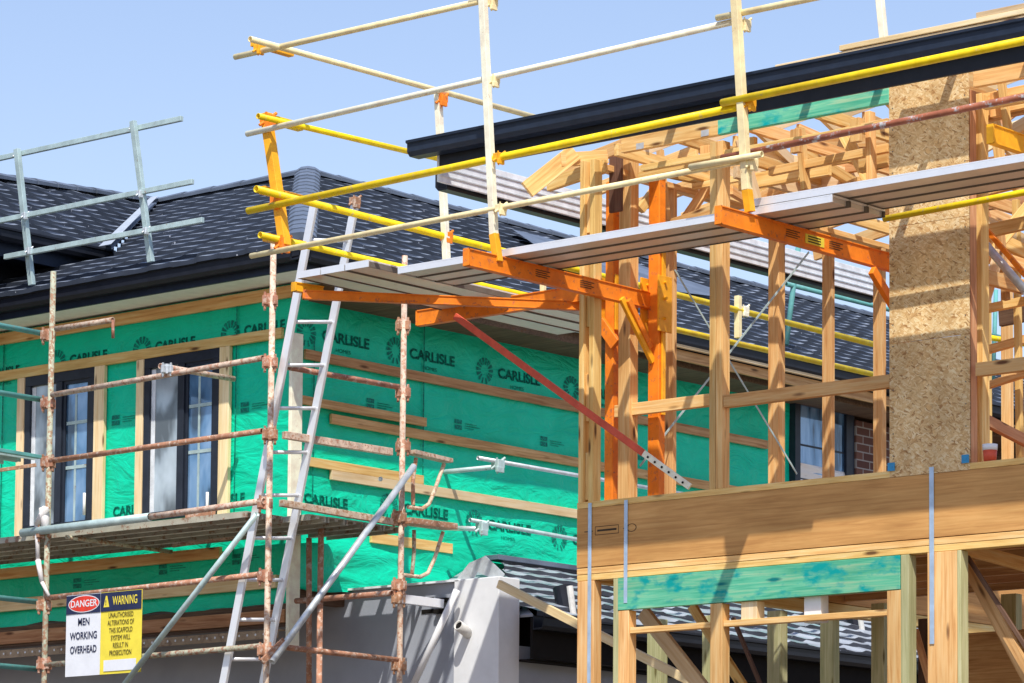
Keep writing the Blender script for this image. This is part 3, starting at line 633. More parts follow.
for u, v in ((892, 467), (966, 459)):
    p = at(u, v, y=-.01); b = MB().box((p.x-.028, -.022, p.z-.028), (p.x+.028, -.016, p.z+.028), bev=.002); b.tube((p.x, -.024, p.z), (p.x, -.020, p.z), .012, 12, hollow=False)
    b.build('plastic_clip', 'bluetag', fh, Matrix.Translation(p))
# roof trusses
ZP = 2.545
def truss(x, y0=-.56, y1=4.6, s=.36):
    zh = ZP+.05
    abox('bottom_chord', (x-.02, x+.02), (.06, y1), (ZP+.003, ZP+.093), 'pine', fh)
    p = Vector((x, y0, zh+.02)); q = Vector((x, 1.5, zh+.02+(1.5-y0)*s*.55)); bar('rafter', p, q, .036, .09, 'pine', fh)
    q2 = Vector((x, y1, zh+.25))
    for (a, bb) in (((.35, .03), (.9, .26)), ((.9, .26), (1.5, .03)), ((1.5, .03), (2.2, .30)), ((2.2, .30), (3.0, .03))):
        bar('web', (x+.002, a[0] if False else a[0], ZP+a[1]+.06), (x+.002, bb[0], ZP+bb[1]+.06), .034, .08, 'pine_pale', fh)
    bar('top_chord', (x, 1.5, zh+.33), (x, y1, zh+.12), .036, .09, 'pine', fh)
for k in range(10): truss(.30+k*.6)
# left hip jacks
for k in range(7):
    y = .35+k*.6; bar('rafter', (-.70, y, ZP+.02), (.35, y+.02, ZP+.20), .036, .10, 'pine', fh)
# front left tail
bar('rafter', at(527, 190, y=-.3), at(575, 152, y=-.0), .04, .13, 'pine', fh); bar('rafter', at(560, 160, y=-.1), at(607, 157, y=.25), .04, .10, 'pine', fh)
bar('rafter', at(548, 185, y=.1), at(606, 166, y=.1), .04, .10, 'pine', fh)
abox('hoop_panel', (at(609, 160, y=.3).x, at(621, 160, y=.3).x), (.30, .33), (2.2, 2.62), 'dark_timber', fh)
# members seen below the eave, running to the right
def tb(u0, v0, u1, v1, y0, y1, h=.09, w=.045, mat='pine', name='web'): return bar(name, at(u0, v0, y=y0), at(u1, v1, y=y1), w, h, mat, fh)
tb(650, 168, 716, 182, .8, 1.5); tb(672, 238, 718, 172, 1.2, 1.3, .07); tb(640, 210, 662, 180, 1.0, 1.2, .07)
tb(672, 226, 718, 210, .9, .9, .10, mat='pine'); tb(740, 184, 830, 168, .9, .9, .11); tb(750, 205, 828, 162, 1.6, 1.2, .09)
tb(735, 172, 860, 205, .7, 2.0, .09, mat='pine_pale'); tb(745, 150, 895, 186, 1.0, 2.4, .09, mat='pine_pale'); tb(730, 190, 790, 226, 1.2, 2.4, .07)
tb(775, 180, 842, 178, 1.8, 1.8, .13, mat='pine_pale'); tb(810, 205, 860, 182, 2.1, 1.4, .08); tb(800, 150, 890, 205, 1.2, 2.4, .08)
tb(842, 130, 888, 215, .7, .8, .09); tb(820, 142, 888, 140, 1.4, 1.4, .1); tb(860, 165, 889, 158, .6, .6, .12)
tb(930, 205, 1030, 255, .5, 1.6, .10); tb(965, 215, 1030, 246, .9, 1.8, .12, mat='pine_pale'); tb(985, 260, 1030, 205, 1.0, 1.2, .09); tb(975, 250, 1030, 268, .8, 1.4, .09)
tb(975, 108, 1030, 96, .3, .3, .16); tb(1000, 70, 1008, 130, .2, .2, .05)
tb(980, 388, 1030, 372, 1.5, 1.5, .05); tb(980, 310, 1030, 300, 1.2, 1.2, .06)
for u in (700, 745, 790, 850, 940, 990):
    stud('web', u, u+9, .25, 2.39, 2.56, 'pine', .045, v=120)
# steel wind braces on the side wall
bar('metal_brace', at(675, 270, x=.12), at(797, 474, x=.12), .004, .016, 'galv_green', fh, bev=0); bar('metal_brace', at(809, 252, x=.125), at(640, 466, x=.125), .004, .016, 'galv_green', fh, bev=0)
# ties and blocking further back
for y, z in ((1.9, ZP+.10), (2.9, ZP+.22), (3.9, ZP+.16)): abox('tie', (.2, 7.5), (y, y+.045), (z, z+.09), 'pine_weather', fh)
for k in range(9): bar('web', (.2+k*.75, 2.2, ZP+.1), (.75+k*.75, 2.6, ZP+.62), .035, .09, 'pine_weather', fh)
abox('tie', (.2, 7.5), (1.1, 1.135), (ZP-.05, ZP-.005), 'pine', fh)
for u0, v0, u1, v1, y0_, y1_, h_, mt in ((985, 232, 1030, 222, .7, .7, .09, 'pine'), (978, 275, 1030, 289, .5, 1.2, .10, 'pine'), (1000, 225, 1006, 300, 1.0, 1.0, .05, 'pine_weather'), (1000, 316, 1040, 308, 2.2, 2.2, .16, 'dark_timber'), (980, 352, 1030, 338, 1.8, 1.8, .06, 'pine'), (985, 420, 1035, 446, .8, 1.6, .08, 'pine_weather'), (1016, 200, 1020, 460, 1.6, 1.6, .045, 'pine'), (979, 200, 1003, 262, 1.4, 1.6, .07, 'pine_weather')): tb(u0, v0, u1, v1, y0_, y1_, h_, mat=mt, name='framing')
for u0, v0, u1, v1, y0_, y1_, h_, mt in ((985, 190, 1040, 176, 1.3, 1.3, .09, 'pine'), (975, 118, 1040, 104, .35, .35, .09, 'pine'), (980, 150, 1030, 120, .9, 1.1, .08, 'pine_pale'), (992, 100, 1000, 160, .6, .6, .08, 'pine'), (985, 300, 1000, 250, .9, .9, .07, 'pine_pale'), (640, 176, 712, 160, .35, .35, .045, 'pine'), (660, 150, 668, 230, .9, .9, .045, 'pine'), (690, 150, 700, 230, 1.8, 1.8, .045, 'pine'), (740, 140, 760, 210, .7, .8, .07, 'pine_pale'), (800, 128, 806, 190, .5, .5, .07, 'pine'), (870, 112, 872, 190, .4, .4, .07, 'pine'), (760, 150, 889, 122, .3, .3, .05, 'pine'), (770, 172, 889, 148, .5, .5, .06, 'pine')): tb(u0, v0, u1, v1, y0_, y1_, h_, mat=mt, name='framing')
# nail plates
for u, v in ((566, 170), (640, 146), (705, 133), (735, 163), (775, 190), (845, 178), (1002, 92), (1012, 60)):
    p = at(u, v, y=-.012 if u > 600 else -.03); b = MB().box((p.x-.035, p.y-.0015, p.z-.022), (p.x+.035, p.y, p.z+.022)); b.build('nail_plate', 'galv', fh, Matrix.Translation(p)) if u in (640, 705) else None
# gutter and fascia
YGU = -.74; xg = at(407, 150, y=YGU).x
gutter('gutter', (xg, YGU, 2.71), (7.5, YGU, 2.71), (0, -1, 0), 'navy', fh, h=.115, d=.13)
abox('fascia', (xg+.2, 7.5), (YGU+.135, YGU+.16), (2.47, 2.69), 'black_steel', fh)
xlg = xg+.10
abox('fascia', (xlg+.05, xlg+.075), (YGU+.165, 5.2), (2.41, 2.62), 'white_steel', fh)
for k in range(3): abox('fascia_rib', (xlg+.076, xlg+.082), (YGU+.17, 5.2), (2.455+k*.055, 2.465+k*.055), 'galv', fh, 0)
gutter('gutter', (xlg-.085, YGU+.3, 2.53), (xlg-.085, 5.2, 2.53), (-1, 0, 0), 'black_steel', fh, h=.15)
# right steel props seen beside the board column
bar('steel_strut', at(980, 222, y=.5), at(1026, 276, y=.5), .03, .035, 'orange', fh); rod('steel_strut', at(980, 238, y=.6), at(1026, 292, y=.6), .03, 'galv', fh)

# batten stack resting above the gutter
stack = [((775, 68), (1030, 14), .0), ((707, 79), (1000, 20), .05), ((780, 61), (1040, 2), .1), ((845, 45), (1100, -10), .03), ((900, 30), (1050, -6), .08), ((980, 12), (1120, -20), .02)]
for i, (a, c, dy) in enumerate(stack):
    p = at(a[0], a[1], y=-.30); q = at(c[0], c[1], y=-.30)
    zz = 2.775+[0, .0, .042, .084, .084, .126][i]; yy = -.37+[0, .08, .01, .0, .08, .02][i]
    o = abox('roof_batten', (p.x, q.x), (yy, yy+.07), (zz, zz+.035), 'pine_pale', None)
    tag(o, ['lowest pale batten in front on the stack over the black gutter', 'long pale batten at the rear reaching furthest left on the gutter', 'pale batten lying second from bottom on the roof stack', 'pale batten third up near the right edge of the roof stack', 'pale batten behind the third one near the white pole', 'topmost short batten on the roof stack at the far right'][i], 'batten', 'pale battens stacked on the roof edge')

# ================================================================== BRACKET SCAFFOLD (orange brackets, yellow rails)
bs_ = thing('bracket_scaffold', (-.15, .95, GZ), 'orange bracket scaffold with yellow and cream guard rails around the timber frame', 'scaffold')
YF = -1.15; XL = -1.98
def rail(u0, v0, u1, v1, mat, y=YF, x=None, r=.0225, name='guard_rail'):
    k = dict(x=x) if x is not None else dict(y=y)
    return rod(name, at(u0, v0, **k), at(u1, v1, **k), r, mat, bs_)
rail(235, 57, 490, -1, 'cream'); rail(470, 3, 760, -62, 'cream')
rail(247, 134, 741, 20, 'cream_white'); rail(717, 18, 900, -20, 'cream', YF-.04)
rail(248, 211, 742, 106, 'yellow', r=.027); rail(722, 103, 1100, 25, 'yellow', YF-.05, r=.027)
rail(251, 256, 742, 161, 'cream', r=.021); rail(690, 167, 762, 154, 'cream', YF-.05, r=.021)
rail(722, 158, 1100, 81, 'redrust', YF+.06)
rail(250, 39, 560, 124, 'cream', x=XL); rail(258, 116, 470, 166, 'yellow', x=XL); rail(256, 189, 880, 346, 'yellow', x=XL, r=.027); rail(260, 235, 880, 376, 'yellow', x=XL, r=.025)
rail(884, 219, 1100, 178, 'yellow', y=-.28, r=.022)
rail(960, 332, 1100, 358, 'yellow', x=XL, r=.027)
def post(u0, v0, u1, v1, mat, y0, y1, x=None, w=.045, name='guard_post'):
    p, q = (at(u0, v0, y=y0), at(u1, v1, y=y1)) if x is None else (at(u0, v0, x=x[0]), at(u1, v1, x=x[1]))
    return bar(name, p, q, w, w, mat, bs_, up=(0, 1, 0))
post(481.5, -30, 494, 236, 'cream_white', YF-.09, YF+.02, w=.05); post(494, 234, 498, 262, 'orange_y', YF+.02, YF+.03, w=.055)
post(734, -30, 747, 190, 'cream', YF-.09, YF+.0, w=.055); post(747, 190, 750, 212, 'orange_y', YF, YF+.02, w=.055)
post(266, 114, 285, 246, 'orange_y', YF+.045, YF+.05, w=.07); post(438, 94, 447, 268, 'cream_white', 0, 0, x=(XL-.03, XL+.02), w=.05)
post(877, -30, 886, 60, 'cream_white', .6, .6, w=.05)
post(738, 296, 738, 338, 'cream', 0, 0, x=(XL, XL), w=.05); post(543, 250, 543, 300, 'cream', 0, 0, x=(XL, XL), w=.04)
# clamps: a collar, a wedge and a bolt
def clamp(u, v, mat, y=None, x=None, s_=1, parent=None, root=None):
    p = at(u, v, y=y) if y is not None else at(u, v, x=x); b = MB()
    b.box(p-Vector((.045, .045, .035))*s_, p+Vector((.045, .045, .035))*s_, bev=.004); b.tube(p+Vector((-.02, -.07, -.05))*s_, p+Vector((.03, .06, .06))*s_, .012*s_, 8, hollow=False)
    b.tube(p+Vector((.02, -.03, -.09))*s_, p+Vector((.03, -.05, .05))*s_, .008*s_, 8, hollow=False); b.box(p+Vector((.02, -.06, -.08))*s_, p+Vector((.05, .03, -.03))*s_, bev=.003)
    return b.build('coupler', mat, root or bs_, Matrix.Translation(p))
for u, v, mt in ((492, 3, 'cream'), (494, 80, 'cream'), (499, 157, 'orange_y'), (501, 208, 'cream'), (745, 24, 'cream'), (750, 103, 'orange_y'), (752, 163, 'cream'), (259, 48, 'orange_y')): clamp(u, v, mt, y=YF+.0, s_=.72)
for u, v, mt in ((268, 120, 'orange'), (278, 200, 'orange'), (283, 243, 'orange')): clamp(u, v, mt, y=YF+.05, s_=1.0)
for u, v, mt in ((442, 99, 'orange'), (447, 236, 'orange'), (447, 160, 'cream'), (744, 310, 'cream_white')): clamp(u, v, mt, x=XL, s_=.8)
# short square stubs at the corner
for u, v, mt in ((262, 117, 'yellow'), (262, 190, 'orange_y'), (265, 237, 'orange_y'), (253, 42, 'orange_y')):
    p = at(u, v, y=YF+.1); bar('rail_stub', p, p+Vector((0, .42, 0)), .06, .06, mt, bs_)
# brackets
def bracket(p0, p1, mat, h=.125, w=.055, label=False):
    p0, p1 = Vector(p0), Vector(p1); L = (p1-p0).length; q = frame(p0, p1)
    b = MB().box((0, -.004, -h+.01), (L, .004, -.01)).box((0, -w/2, -.01), (L, w/2, 0), bev=.002).box((0, -w/2, -h), (L, w/2, -h+.01), bev=.002).box((-.004, -w/2, -h), (.002, w/2, 0)).box((L-.01, -w/2, -h), (L, w/2, 0))
    b = MB().box((0, -w/2+.008, -h+.008), (L, w/2-.008, -.008)).box((-.003, -w/2, -.01), (L+.003, w/2, 0), bev=.002).box((-.003, -w/2, -h), (L+.003, w/2, -h+.01), bev=.002).box((-.004, -w/2, -h), (.012, w/2, 0), bev=.002)
    b.v = [q @ Vector(v) for v in b.v]; return b.build('bracket', mat, bs_, q)
ZB = 1.62
x1_ = at(466, 251, y=-1.45).x
B1 = bracket((x1_, -1.45, ZB+.01), (x1_, .62, ZB+.01), 'orange')
x2_ = at(718, 206, y=-1.45).x
B2 = bracket((x2_, -1.45, ZB+.01), (x2_, .60, ZB+.01), 'orange')
p3 = at(990, 124, y=-.30); bracket((p3.x, -.30, p3.z), (p3.x, 1.3, p3.z), 'orange_y', h=.13)
p4 = at(418, 322, y=.5); B4 = bracket((p4.x, .5, 1.735), (-.2, .5, 1.735), 'orange')
p5 = at(303, 290, y=-1.08); bracket(p5, (-.18, .85, p5.z), 'orange', h=.07, w=.05)
bracket((p5.x-.02, -1.16, p5.z+.05), (p5.x+.02, -.9, p5.z+.05), 'orange_y', h=.07)
for Bq, xx in ((B1, x1_), (B2, x2_)):
    for k in range(2):
        b = MB()
        for j in range(4):
            y = -.72+k*.50; b.add([(xx+.0225, y+dy, ZB-.03-j*.015+dz) for dy, dz in ((0, 0), (.16-.03*(j % 2), 0), (.16-.03*(j % 2), .006), (0, .006))], [(0, 1, 2, 3)])
        b.build('stencil', 'darkink', Bq, Matrix.Translation((xx, 0, ZB)))
b = MB().box((x2_+.021, -.50, ZB-.085), (x2_+.0235, -.28, ZB-.02)); b.build('sticker', 'signyellow', B2, Matrix.Translation((x2_, 0, ZB)))
b = MB()
for j in range(3): b.add([(x2_+.0242, -.47+dy, ZB-.038-j*.018+dz) for dy, dz in ((0, 0), (.15, 0), (.15, .009), (0, .009))], [(0, 1, 2, 3)])
b.build('stencil', 'darkink', B2, Matrix.Translation((x2_, 0, ZB)))
# uprights clamped to the frame
pu = at(648, 300, y=.60); pu1 = at(659, 300, y=.60)
abox('upright', (pu.x, pu1.x), (.60, .68), (-.05, 2.5), 'orange', bs_, .006); abox('upright', (pu1.x+.003, pu1.x+.02), (.62, .66), (.7, 2.1), 'orange_y', bs_, .003)
abox('upright', (-.17, -.09), (.52, .60), (-.05, 2.5), 'orange', bs_, .006)
abox('upright', (x2_-.06, x2_+.06), (.62, .72), (-.05, 2.3), 'orange', bs_, .006)
for (yy, xx, zz) in ((.64, (pu.x+pu1.x)/2, 1.62), (.58, -.13, 1.66)):
    b = MB().box((xx-.09, yy-.09, zz-.30), (xx-.075, yy+.07, zz+.12), bev=.002).box((xx+.075, yy-.09, zz-.30), (xx+.09, yy+.07, zz+.12), bev=.002)
    for dz in (-.2, -.05, .07): b.tube((xx-.11, yy-.02, zz+dz), (xx+.11, yy-.02, zz+dz), .012, 8, hollow=False)
    b.build('gusset', 'orange_y', bs_, Matrix.Translation((xx, yy, zz)))
bar('stay', at(628, 300, x=x1_+.05), at(650, 348, x=x1_+.05), .035, .05, 'orange', bs_); bar('stay', at(600, 322, y=.5), at(616, 345, y=.5), .04, .09, 'orange', bs_)
bar('stay', (x1_+.03, .25, 1.53), (x1_+.05, .60, 1.1), .03, .05, 'orange_y', bs_)
bar('stay', at(872, 270, x=x2_+.05), at(905, 325, x=x2_+.05), .04, .07, 'orange', bs_)
# long red brace with a pale end
pa, pb = at(455, 316, y=-.30), at(690, 487, y=-.03); pm = pa.lerp(pb, .81)
bar('brace', pa, pm, .025, .05, 'red', bs_); bar('brace', pm, pb, .022, .046, 'cream_white', bs_)
b = MB()
for k in range(6):
    p = pm.lerp(pb, .12+.15*k)+Vector((.0, -.013, 0)); b.tube(p, p+Vector((0, -.004, 0)), .009, 8, hollow=False)
b.build('brace_hole', 'blackhole', bs_, Matrix.Translation(pm))

# planks: separate boards laid on the brackets
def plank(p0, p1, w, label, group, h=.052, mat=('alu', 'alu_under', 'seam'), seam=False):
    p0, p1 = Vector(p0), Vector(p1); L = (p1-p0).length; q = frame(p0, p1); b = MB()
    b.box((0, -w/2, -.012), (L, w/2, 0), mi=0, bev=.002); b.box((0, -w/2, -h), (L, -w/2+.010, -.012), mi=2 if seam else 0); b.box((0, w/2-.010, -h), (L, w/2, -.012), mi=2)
    b.box((.02, -w/2+.0115, -h+.006), (L-.02, w/2-.0115, -.0125), mi=1)
    b.box((-.006, -w/2, -h), (0, w/2, 0), mi=0)
    b.v = [q @ Vector(v) for v in b.v]; o = b.build('aluminium_plank', list(mat), None, q); return tag(o, label, 'plank', group)
gp = 'aluminium planks of the upper scaffold deck'
xl, xr_ = at(394, 281, y=-1.1).x, at(828, 197, y=-1.1).x
nm = ['outermost', 'middle', 'innermost']
for k in range(3):
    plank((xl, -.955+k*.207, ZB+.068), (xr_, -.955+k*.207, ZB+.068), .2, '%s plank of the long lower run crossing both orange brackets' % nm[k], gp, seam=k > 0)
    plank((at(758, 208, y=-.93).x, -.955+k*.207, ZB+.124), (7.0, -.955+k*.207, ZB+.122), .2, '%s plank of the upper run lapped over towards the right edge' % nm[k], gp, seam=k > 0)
xd0 = at(297, 276, y=-1.12).x; zd = at(297, 272, y=-1.12).z
for k in range(3):
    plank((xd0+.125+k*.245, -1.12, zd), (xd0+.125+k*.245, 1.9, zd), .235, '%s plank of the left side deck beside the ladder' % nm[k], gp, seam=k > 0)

# ================================================================== LADDER
lad = thing('ladder', at(222, 700, y=.46), 'aluminium ladder leaning up to the corner of the upper plank deck', 'ladder')
a0, a1 = at(314, 205, y=.46), at(222, 690, y=.46); b0, b1 = at(355, 205, y=.84), at(262, 690, y=.84)
for p, q in ((a0, a1), (b0, b1)):
    bar('stile', p, q, .028, .075, 'alu', lad, up=(1, 0, .3))
for vv in (236, 276, 317, 360, 403, 447, 490, 533, 575, 615, 655):
    t = (vv+4-205)/485; p = a0.lerp(a1, t); q = b0.lerp(b1, t); rod('rung', p, q, .016, 'alu', lad, hollow=False, n=10)
p = b0; clamp(355, 201, 'rust', y=.84, s_=.8, root=lad)

# ================================================================== RUSTY SCAFFOLD
rs = thing('tube_scaffold', (-3.57, .4, GZ), 'rusty tube scaffold standing in front of the green wrapped wall', 'scaffold')
Y0 = .4; X0 = -3.55; xs = at(46, 450, y=Y0).x
def rt(u0, v0, u1, v1, mat, y=None, x=None, r=.024, name='ledger', hollow=True):
    k = dict(x=x) if x is not None else dict(y=y)
    return rod(name, at(u0, v0, **k), at(u1, v1, **k), r, mat, rs, hollow)
def node(u, v, y=None, x=None, mat='rust', s_=1.):
    p = at(u, v, y=y) if y is not None else at(u, v, x=x); b = MB()
    b.tube(p-Vector((0, 0, .05))*s_, p+Vector((0, 0, .05))*s_, .036*s_, 12, hollow=False)
    for a in (0, 90, 180, 270):
        m_ = Matrix.Translation(p) @ Matrix.Rotation(R(a), 4, 'Z'); b.box((.03*s_, -.018*s_, -.045*s_), (.075*s_, .018*s_, .03*s_), m_, bev=.003)
        b.box((.05*s_, -.006, -.08*s_), (.066*s_, .006, .06*s_), m_)
    return b.build('coupler', mat, rs, Matrix.Translation(p))
b46 = at(46, 450, y=Y0)
rod('standard', (xs+.02, Y0, GZ), (xs+.05, Y0, at(51, 272, y=Y0).z), .025, 'rust_green', rs); 
x27 = at(268, 450, y=Y0).x
rod('standard', (x27, Y0, GZ), (x27+.03, Y0, at(272, 243, y=Y0).z), .025, 'rust_pale', rs)
p403 = at(401, 450, x=X0); rod('standard', (X0, p403.y, GZ), (X0+.02, p403.y, at(403, 256, x=X0).z), .025, 'rust_pale', rs)
rod('standard', (xs+2.35, 1.38, GZ), (xs+2.35, 1.38, .32), .025, 'rust', rs)
rt(309, 690, 309, 538, 'rust', y=1.38, name='standard')
for v in (335, 403, 462, 533, 605, 664): node(48 if v < 500 else 44, v, y=Y0)
for v in (187 + 0,): pass
for v in (300, 362, 434, 503, 576, 650): node(270 if v < 450 else 265, v, y=Y0)
for v in (325, 392, 446, 517, 585, 598, 665): node(403 if v < 450 else 399, v, x=X0)
rt(56, 329, 113, 320, 'rust_pale', y=Y0); rt(113, 320, 113, 338, 'rust', y=Y0, r=.014, name='hook', hollow=False)
rt(52, 395, 263, 358, 'rust_pale', y=Y0-.03); rt(160, 366, 234, 379, 'rust_pale', x=at(160, 366, y=Y0).x, r=.024)
node(167, 369, y=Y0-.05, mat='galv', s_=.8)
rt(50, 461, 262, 431, 'rust', y=Y0); rt(22, 533, 150, 517, 'galv_green', y=Y0-.05, r=.036); rt(148, 517, 264, 501, 'rust_pale', y=Y0-.04, r=.026)
rt(48, 598, 264, 574, 'rust', y=Y0); rt(46, 665, 262, 646, 'rust_green', y=Y0)
for (u0, v0, v1) in ((45, 334, 320), (43, 400, 391), (38, 602, 596), (36, 669, 663)):
    rod('ledger', at(u0, v0, y=Y0), at(u0, v0, y=Y0)+Vector((0, -2.0, 0)), .024, 'teal', rs)
rt(287, 367, 398, 387, 'rust', x=X0); rt(282, 647, 397, 660, 'rust', x=X0)
bar('ledger', at(284, 435, x=X0), at(391, 452, x=X0), .05, .06, 'rust_pale', rs)
bar('transom', at(281, 503, x=X0-.02), at(405, 524, x=X0-.02), .05, .055, 'rust_pale', rs)
rt(296, 601, 392, 593, 'rust', y=1.38); rt(173, 545, 235, 536, 'rust_pale', y=1.36)
rod('ledger', at(66, 537, y=Y0)+Vector((0, 0, .0)), at(172, 552, y=1.38), .018, 'rust_green', rs)
# hop-up brackets beyond the corner standard
bar('hop_up', at(411, 452, x=X0), at(449, 461, x=X0), .1, .035, 'rust_pale', rs); bent('hop_up_arm', [at(u, v, x=X0) for u, v in ((416, 458), (413, 480), (413, 505))], .017, 'rust', rs)
bent('hop_up_arm', [at(u, v, x=X0) for u, v in ((444, 464), (434, 492), (429, 504), (422, 509), (408, 507))], .017, 'rust_pale', rs)
bar('hop_up', at(404, 521, x=X0), at(451, 527, x=X0), .16, .05, 'rust', rs); bent('hop_up_arm', [at(u, v, x=X0) for u, v in ((414, 530), (414, 552), (412, 574))], .017, 'rust_green', rs)
bent('hop_up_arm', [at(u, v, x=X0) for u, v in ((443, 532), (434, 560), (428, 573), (420, 577), (403, 575))], .017, 'rust_pale', rs)
# diagonal tubes
rod('diagonal_brace', at(120, 690, y=Y0-.09), at(257, 514, y=Y0-.09), .024, 'galv_green', rs)
rod('diagonal_brace', at(272, 662, x=X0+.09), at(414, 466, x=X0+.09), .028, 'galv', rs)
bar('brace_foot', at(262, 662, x=X0+.05), at(284, 640, x=X0+.09), .02, .05, 'rust', rs)
# clamped grey tubes running to the wall
XT = -3.9
rod('tie_tube', at(380, 479, x=XT), at(381, 479, x=XT), .02, 'galv', rs)
pt = at(495, 467, x=XT); rod('tie_tube', at(392, 477, y=pt.y), pt, .022, 'galv_green', rs); rt(478, 458, 700, 497, 'galv', x=XT+.05, r=.019, name='tie_tube'); clamp(498, 464, 'galv_green', x=XT+.06, root=rs)
pt = at(482, 529, x=XT); rod('tie_tube', at(448, 528, y=pt.y), pt, .022, 'galv', rs); rt(470, 520, 700, 562, 'galv_green', x=XT+.05, r=.019, name='tie_tube'); clamp(482, 527, 'galv_green', x=XT+.06, root=rs, s_=.95)
bar('tie_bar', at(402, 599, y=1.95), at(443, 604, y=2.26), .05, .075, 'alu', rs)
# end frame at far left
b = MB(); 
bar('end_transom', at(-20, 447, x=xs), at(40, 457, x=xs), .05, .03, 'teal', rs); bar('end_transom', at(-20, 473, x=xs+.0), at(36, 465, x=xs+.2), .03, .03, 'rust', rs)
# rag tied round the standard
p = at(44, 520, y=Y0-.03); pts = [at(u, v, y=Y0-.05) for u, v in ((46, 508), (37, 525), (38, 560), (42, 582), (49, 596))]
b = MB()
for a, c, r_ in zip(pts[:-1], pts[1:], (.035, .022, .025, .018)): b.tube(a, c, r_, 8, r1=r_*.8, hollow=False)
b.tube(at(44, 508, y=Y0-.03), at(46, 530, y=Y0-.03), .045, 10, r1=.036, hollow=False)
o = b.build('rag', 'rag', None, Matrix.Translation(pts[0]), True); tag(o, 'twisted white rag tied round the left scaffold standard', 'rag')
# steel deck boards
zd2 = at(25, 536, y=Y0).z+.015
lbl = ['front', 'second', 'third', 'fourth', 'fifth', 'sixth', 'seventh']
for k in range(7):
    yy = Y0+.14+k*.225; xe0 = -9.2 if k < 5 else at(282, 520, y=yy).x-.45; xe1 = (x27-.28 if k < 2 else X0-.03)
    if k >= 5: xe0 = -4.42
    b = MB(); q = frame((xe0, yy, zd2), (xe1, yy, zd2)); L = xe1-xe0
    b.box((0, -.1, -.010), (L, .1, 0)); b.box((0, -.1, -.05), (L, -.083, -.01)); b.box((0, .083, -.05), (L, .1, -.01)); b.box((0, -.02, -.03), (L, .02, -.01))
    b.v = [q @ Vector(v) for v in b.v]; o = b.build('steel_deck_board', 'deckboard', None, q)
    tag(o, '%s rusty deck board counted back from the outer edge of the tube scaffold' % lbl[k], 'deck board', 'deck boards of the tube scaffold')
zl = at(40, 455, y=Y0).z
for k in range(2):
    b = MB(); q = frame((xs-.17-k*.225, -1.7, zl), (xs-.17-k*.225, .34, zl)); b.box((0, -.1, -.01), (2.04, .1, 0)); b.box((0, -.1, -.05), (2.04, -.083, -.01)); b.box((0, .083, -.05), (2.04, .1, -.01))
    b.v = [q @ Vector(v) for v in b.v]; o = b.build('steel_deck_board', 'galv_green', None, q); tag(o, ['grey deck board nearest the left standard at the photo edge', 'outer grey deck board at the far left edge of the scaffold'][k], 'deck board', 'deck boards of the tube scaffold')
# packers lying on deck edge
o = abox('timber_packer', (at(192, 515, y=.6).x, at(214, 512, y=.6).x), (.52, .62), (zd2+.006, zd2+.07), 'rust', None); tag(o, 'small brown timber block on the scaffold deck edge under the right window', 'block')
for u in (84, 207):
    p = at(u, 515, y=YA-.12); o = rod('white_rod', p, p+Vector((0, 0, .2)), .013, 'white', None, False); tag(o, 'thin white rod standing in front of the %s window' % ('left' if u < 100 else 'right'), 'rod')

# ================================================================== SIGN
sx0, sx1 = at(66, 630, y=Y0-.05).x, at(142, 620, y=Y0-.05).x; sz1 = at(66, 596, y=Y0-.05).z; sz0 = at(66, 677, y=Y0-.05).z
sw = (sx1-sx0); sh = sz1-sz0; xm = sx0+sw*.46
sg = thing('safety_sign', (sx0, Y0-.05, sz0), 'two part danger and warning sign hanging from the lower left scaffold tube', 'sign')
YS = Y0-.05
def panel(name, xa_, xb_, mat):
    b = MB(); nx, nzn = 8, 10; vs = []; fs = []
    for j in range(nzn+1):
        for i in range(nx+1):
            u, v = i/nx, j/nzn; vs.append((xa_+(xb_-xa_)*u, YS+.0006*math.sin(u*5+v*3), sz0+sh*v))
    for j in range(nzn):
        for i in range(nx): a = j*(nx+1)+i; fs.append((a, a+1, a+nx+2, a+nx+1))
    return b.add(vs, fs).build(name, mat, sg, Matrix.Translation((xa_, YS, sz0)))
dp = panel('danger_panel', sx0, xm, 'signwhite'); wp = panel('warning_panel', xm, sx1, 'signyellow')
hdz = sz1-sh*.235
abox('header', (sx0+.004, xm-.004), (YS-.005, YS-.003), (hdz, sz1-.004), 'signblue', dp, 0); abox('header', (xm+.002, sx1-.006), (YS-.005, YS-.003), (hdz, sz1-.004), 'signblue', wp, 0)
ecx, ecz = (sx0+xm)/2+.01, (hdz+sz1)/2
def ell(rx, rz, y, mat, par, nme):
    b = MB(); b.add([(ecx+rx*math.cos(2*math.pi*k/32), y, ecz+rz*math.sin(2*math.pi*k/32)) for k in range(32)], [tuple(range(32))]); return b.build(nme, mat, par, Matrix.Translation((ecx, y, ecz)))
wd = (xm-sx0)
ell(wd*.45, sh*.105, YS-.0065, 'signwhite', dp, 'emblem'); ell(wd*.43, sh*.095, YS-.0075, 'signred', dp, 'emblem')
text('lettering', 'DANGER', wd*.19, faceA(ecx, YS-.009, ecz), 'signwhite', dp, .0004, .001, 'CENTER')
for i, (t_, f_) in enumerate((('MEN', 1.), ('WORKING', .95), ('OVERHEAD', .88))):
    text('lettering', t_, sh*.125, faceA(ecx+.0, YS-.0045, sz0+sh*(.66-.17*i)), 'signblue', dp, .0004, .0012, 'CENTER', sx=.84*f_)
text('lettering', 'WARNING', sh*.15, faceA(xm+(sx1-xm)*.60, YS-.0075, ecz), 'signyellow', wp, .0004, .001, 'CENTER', sx=.6)
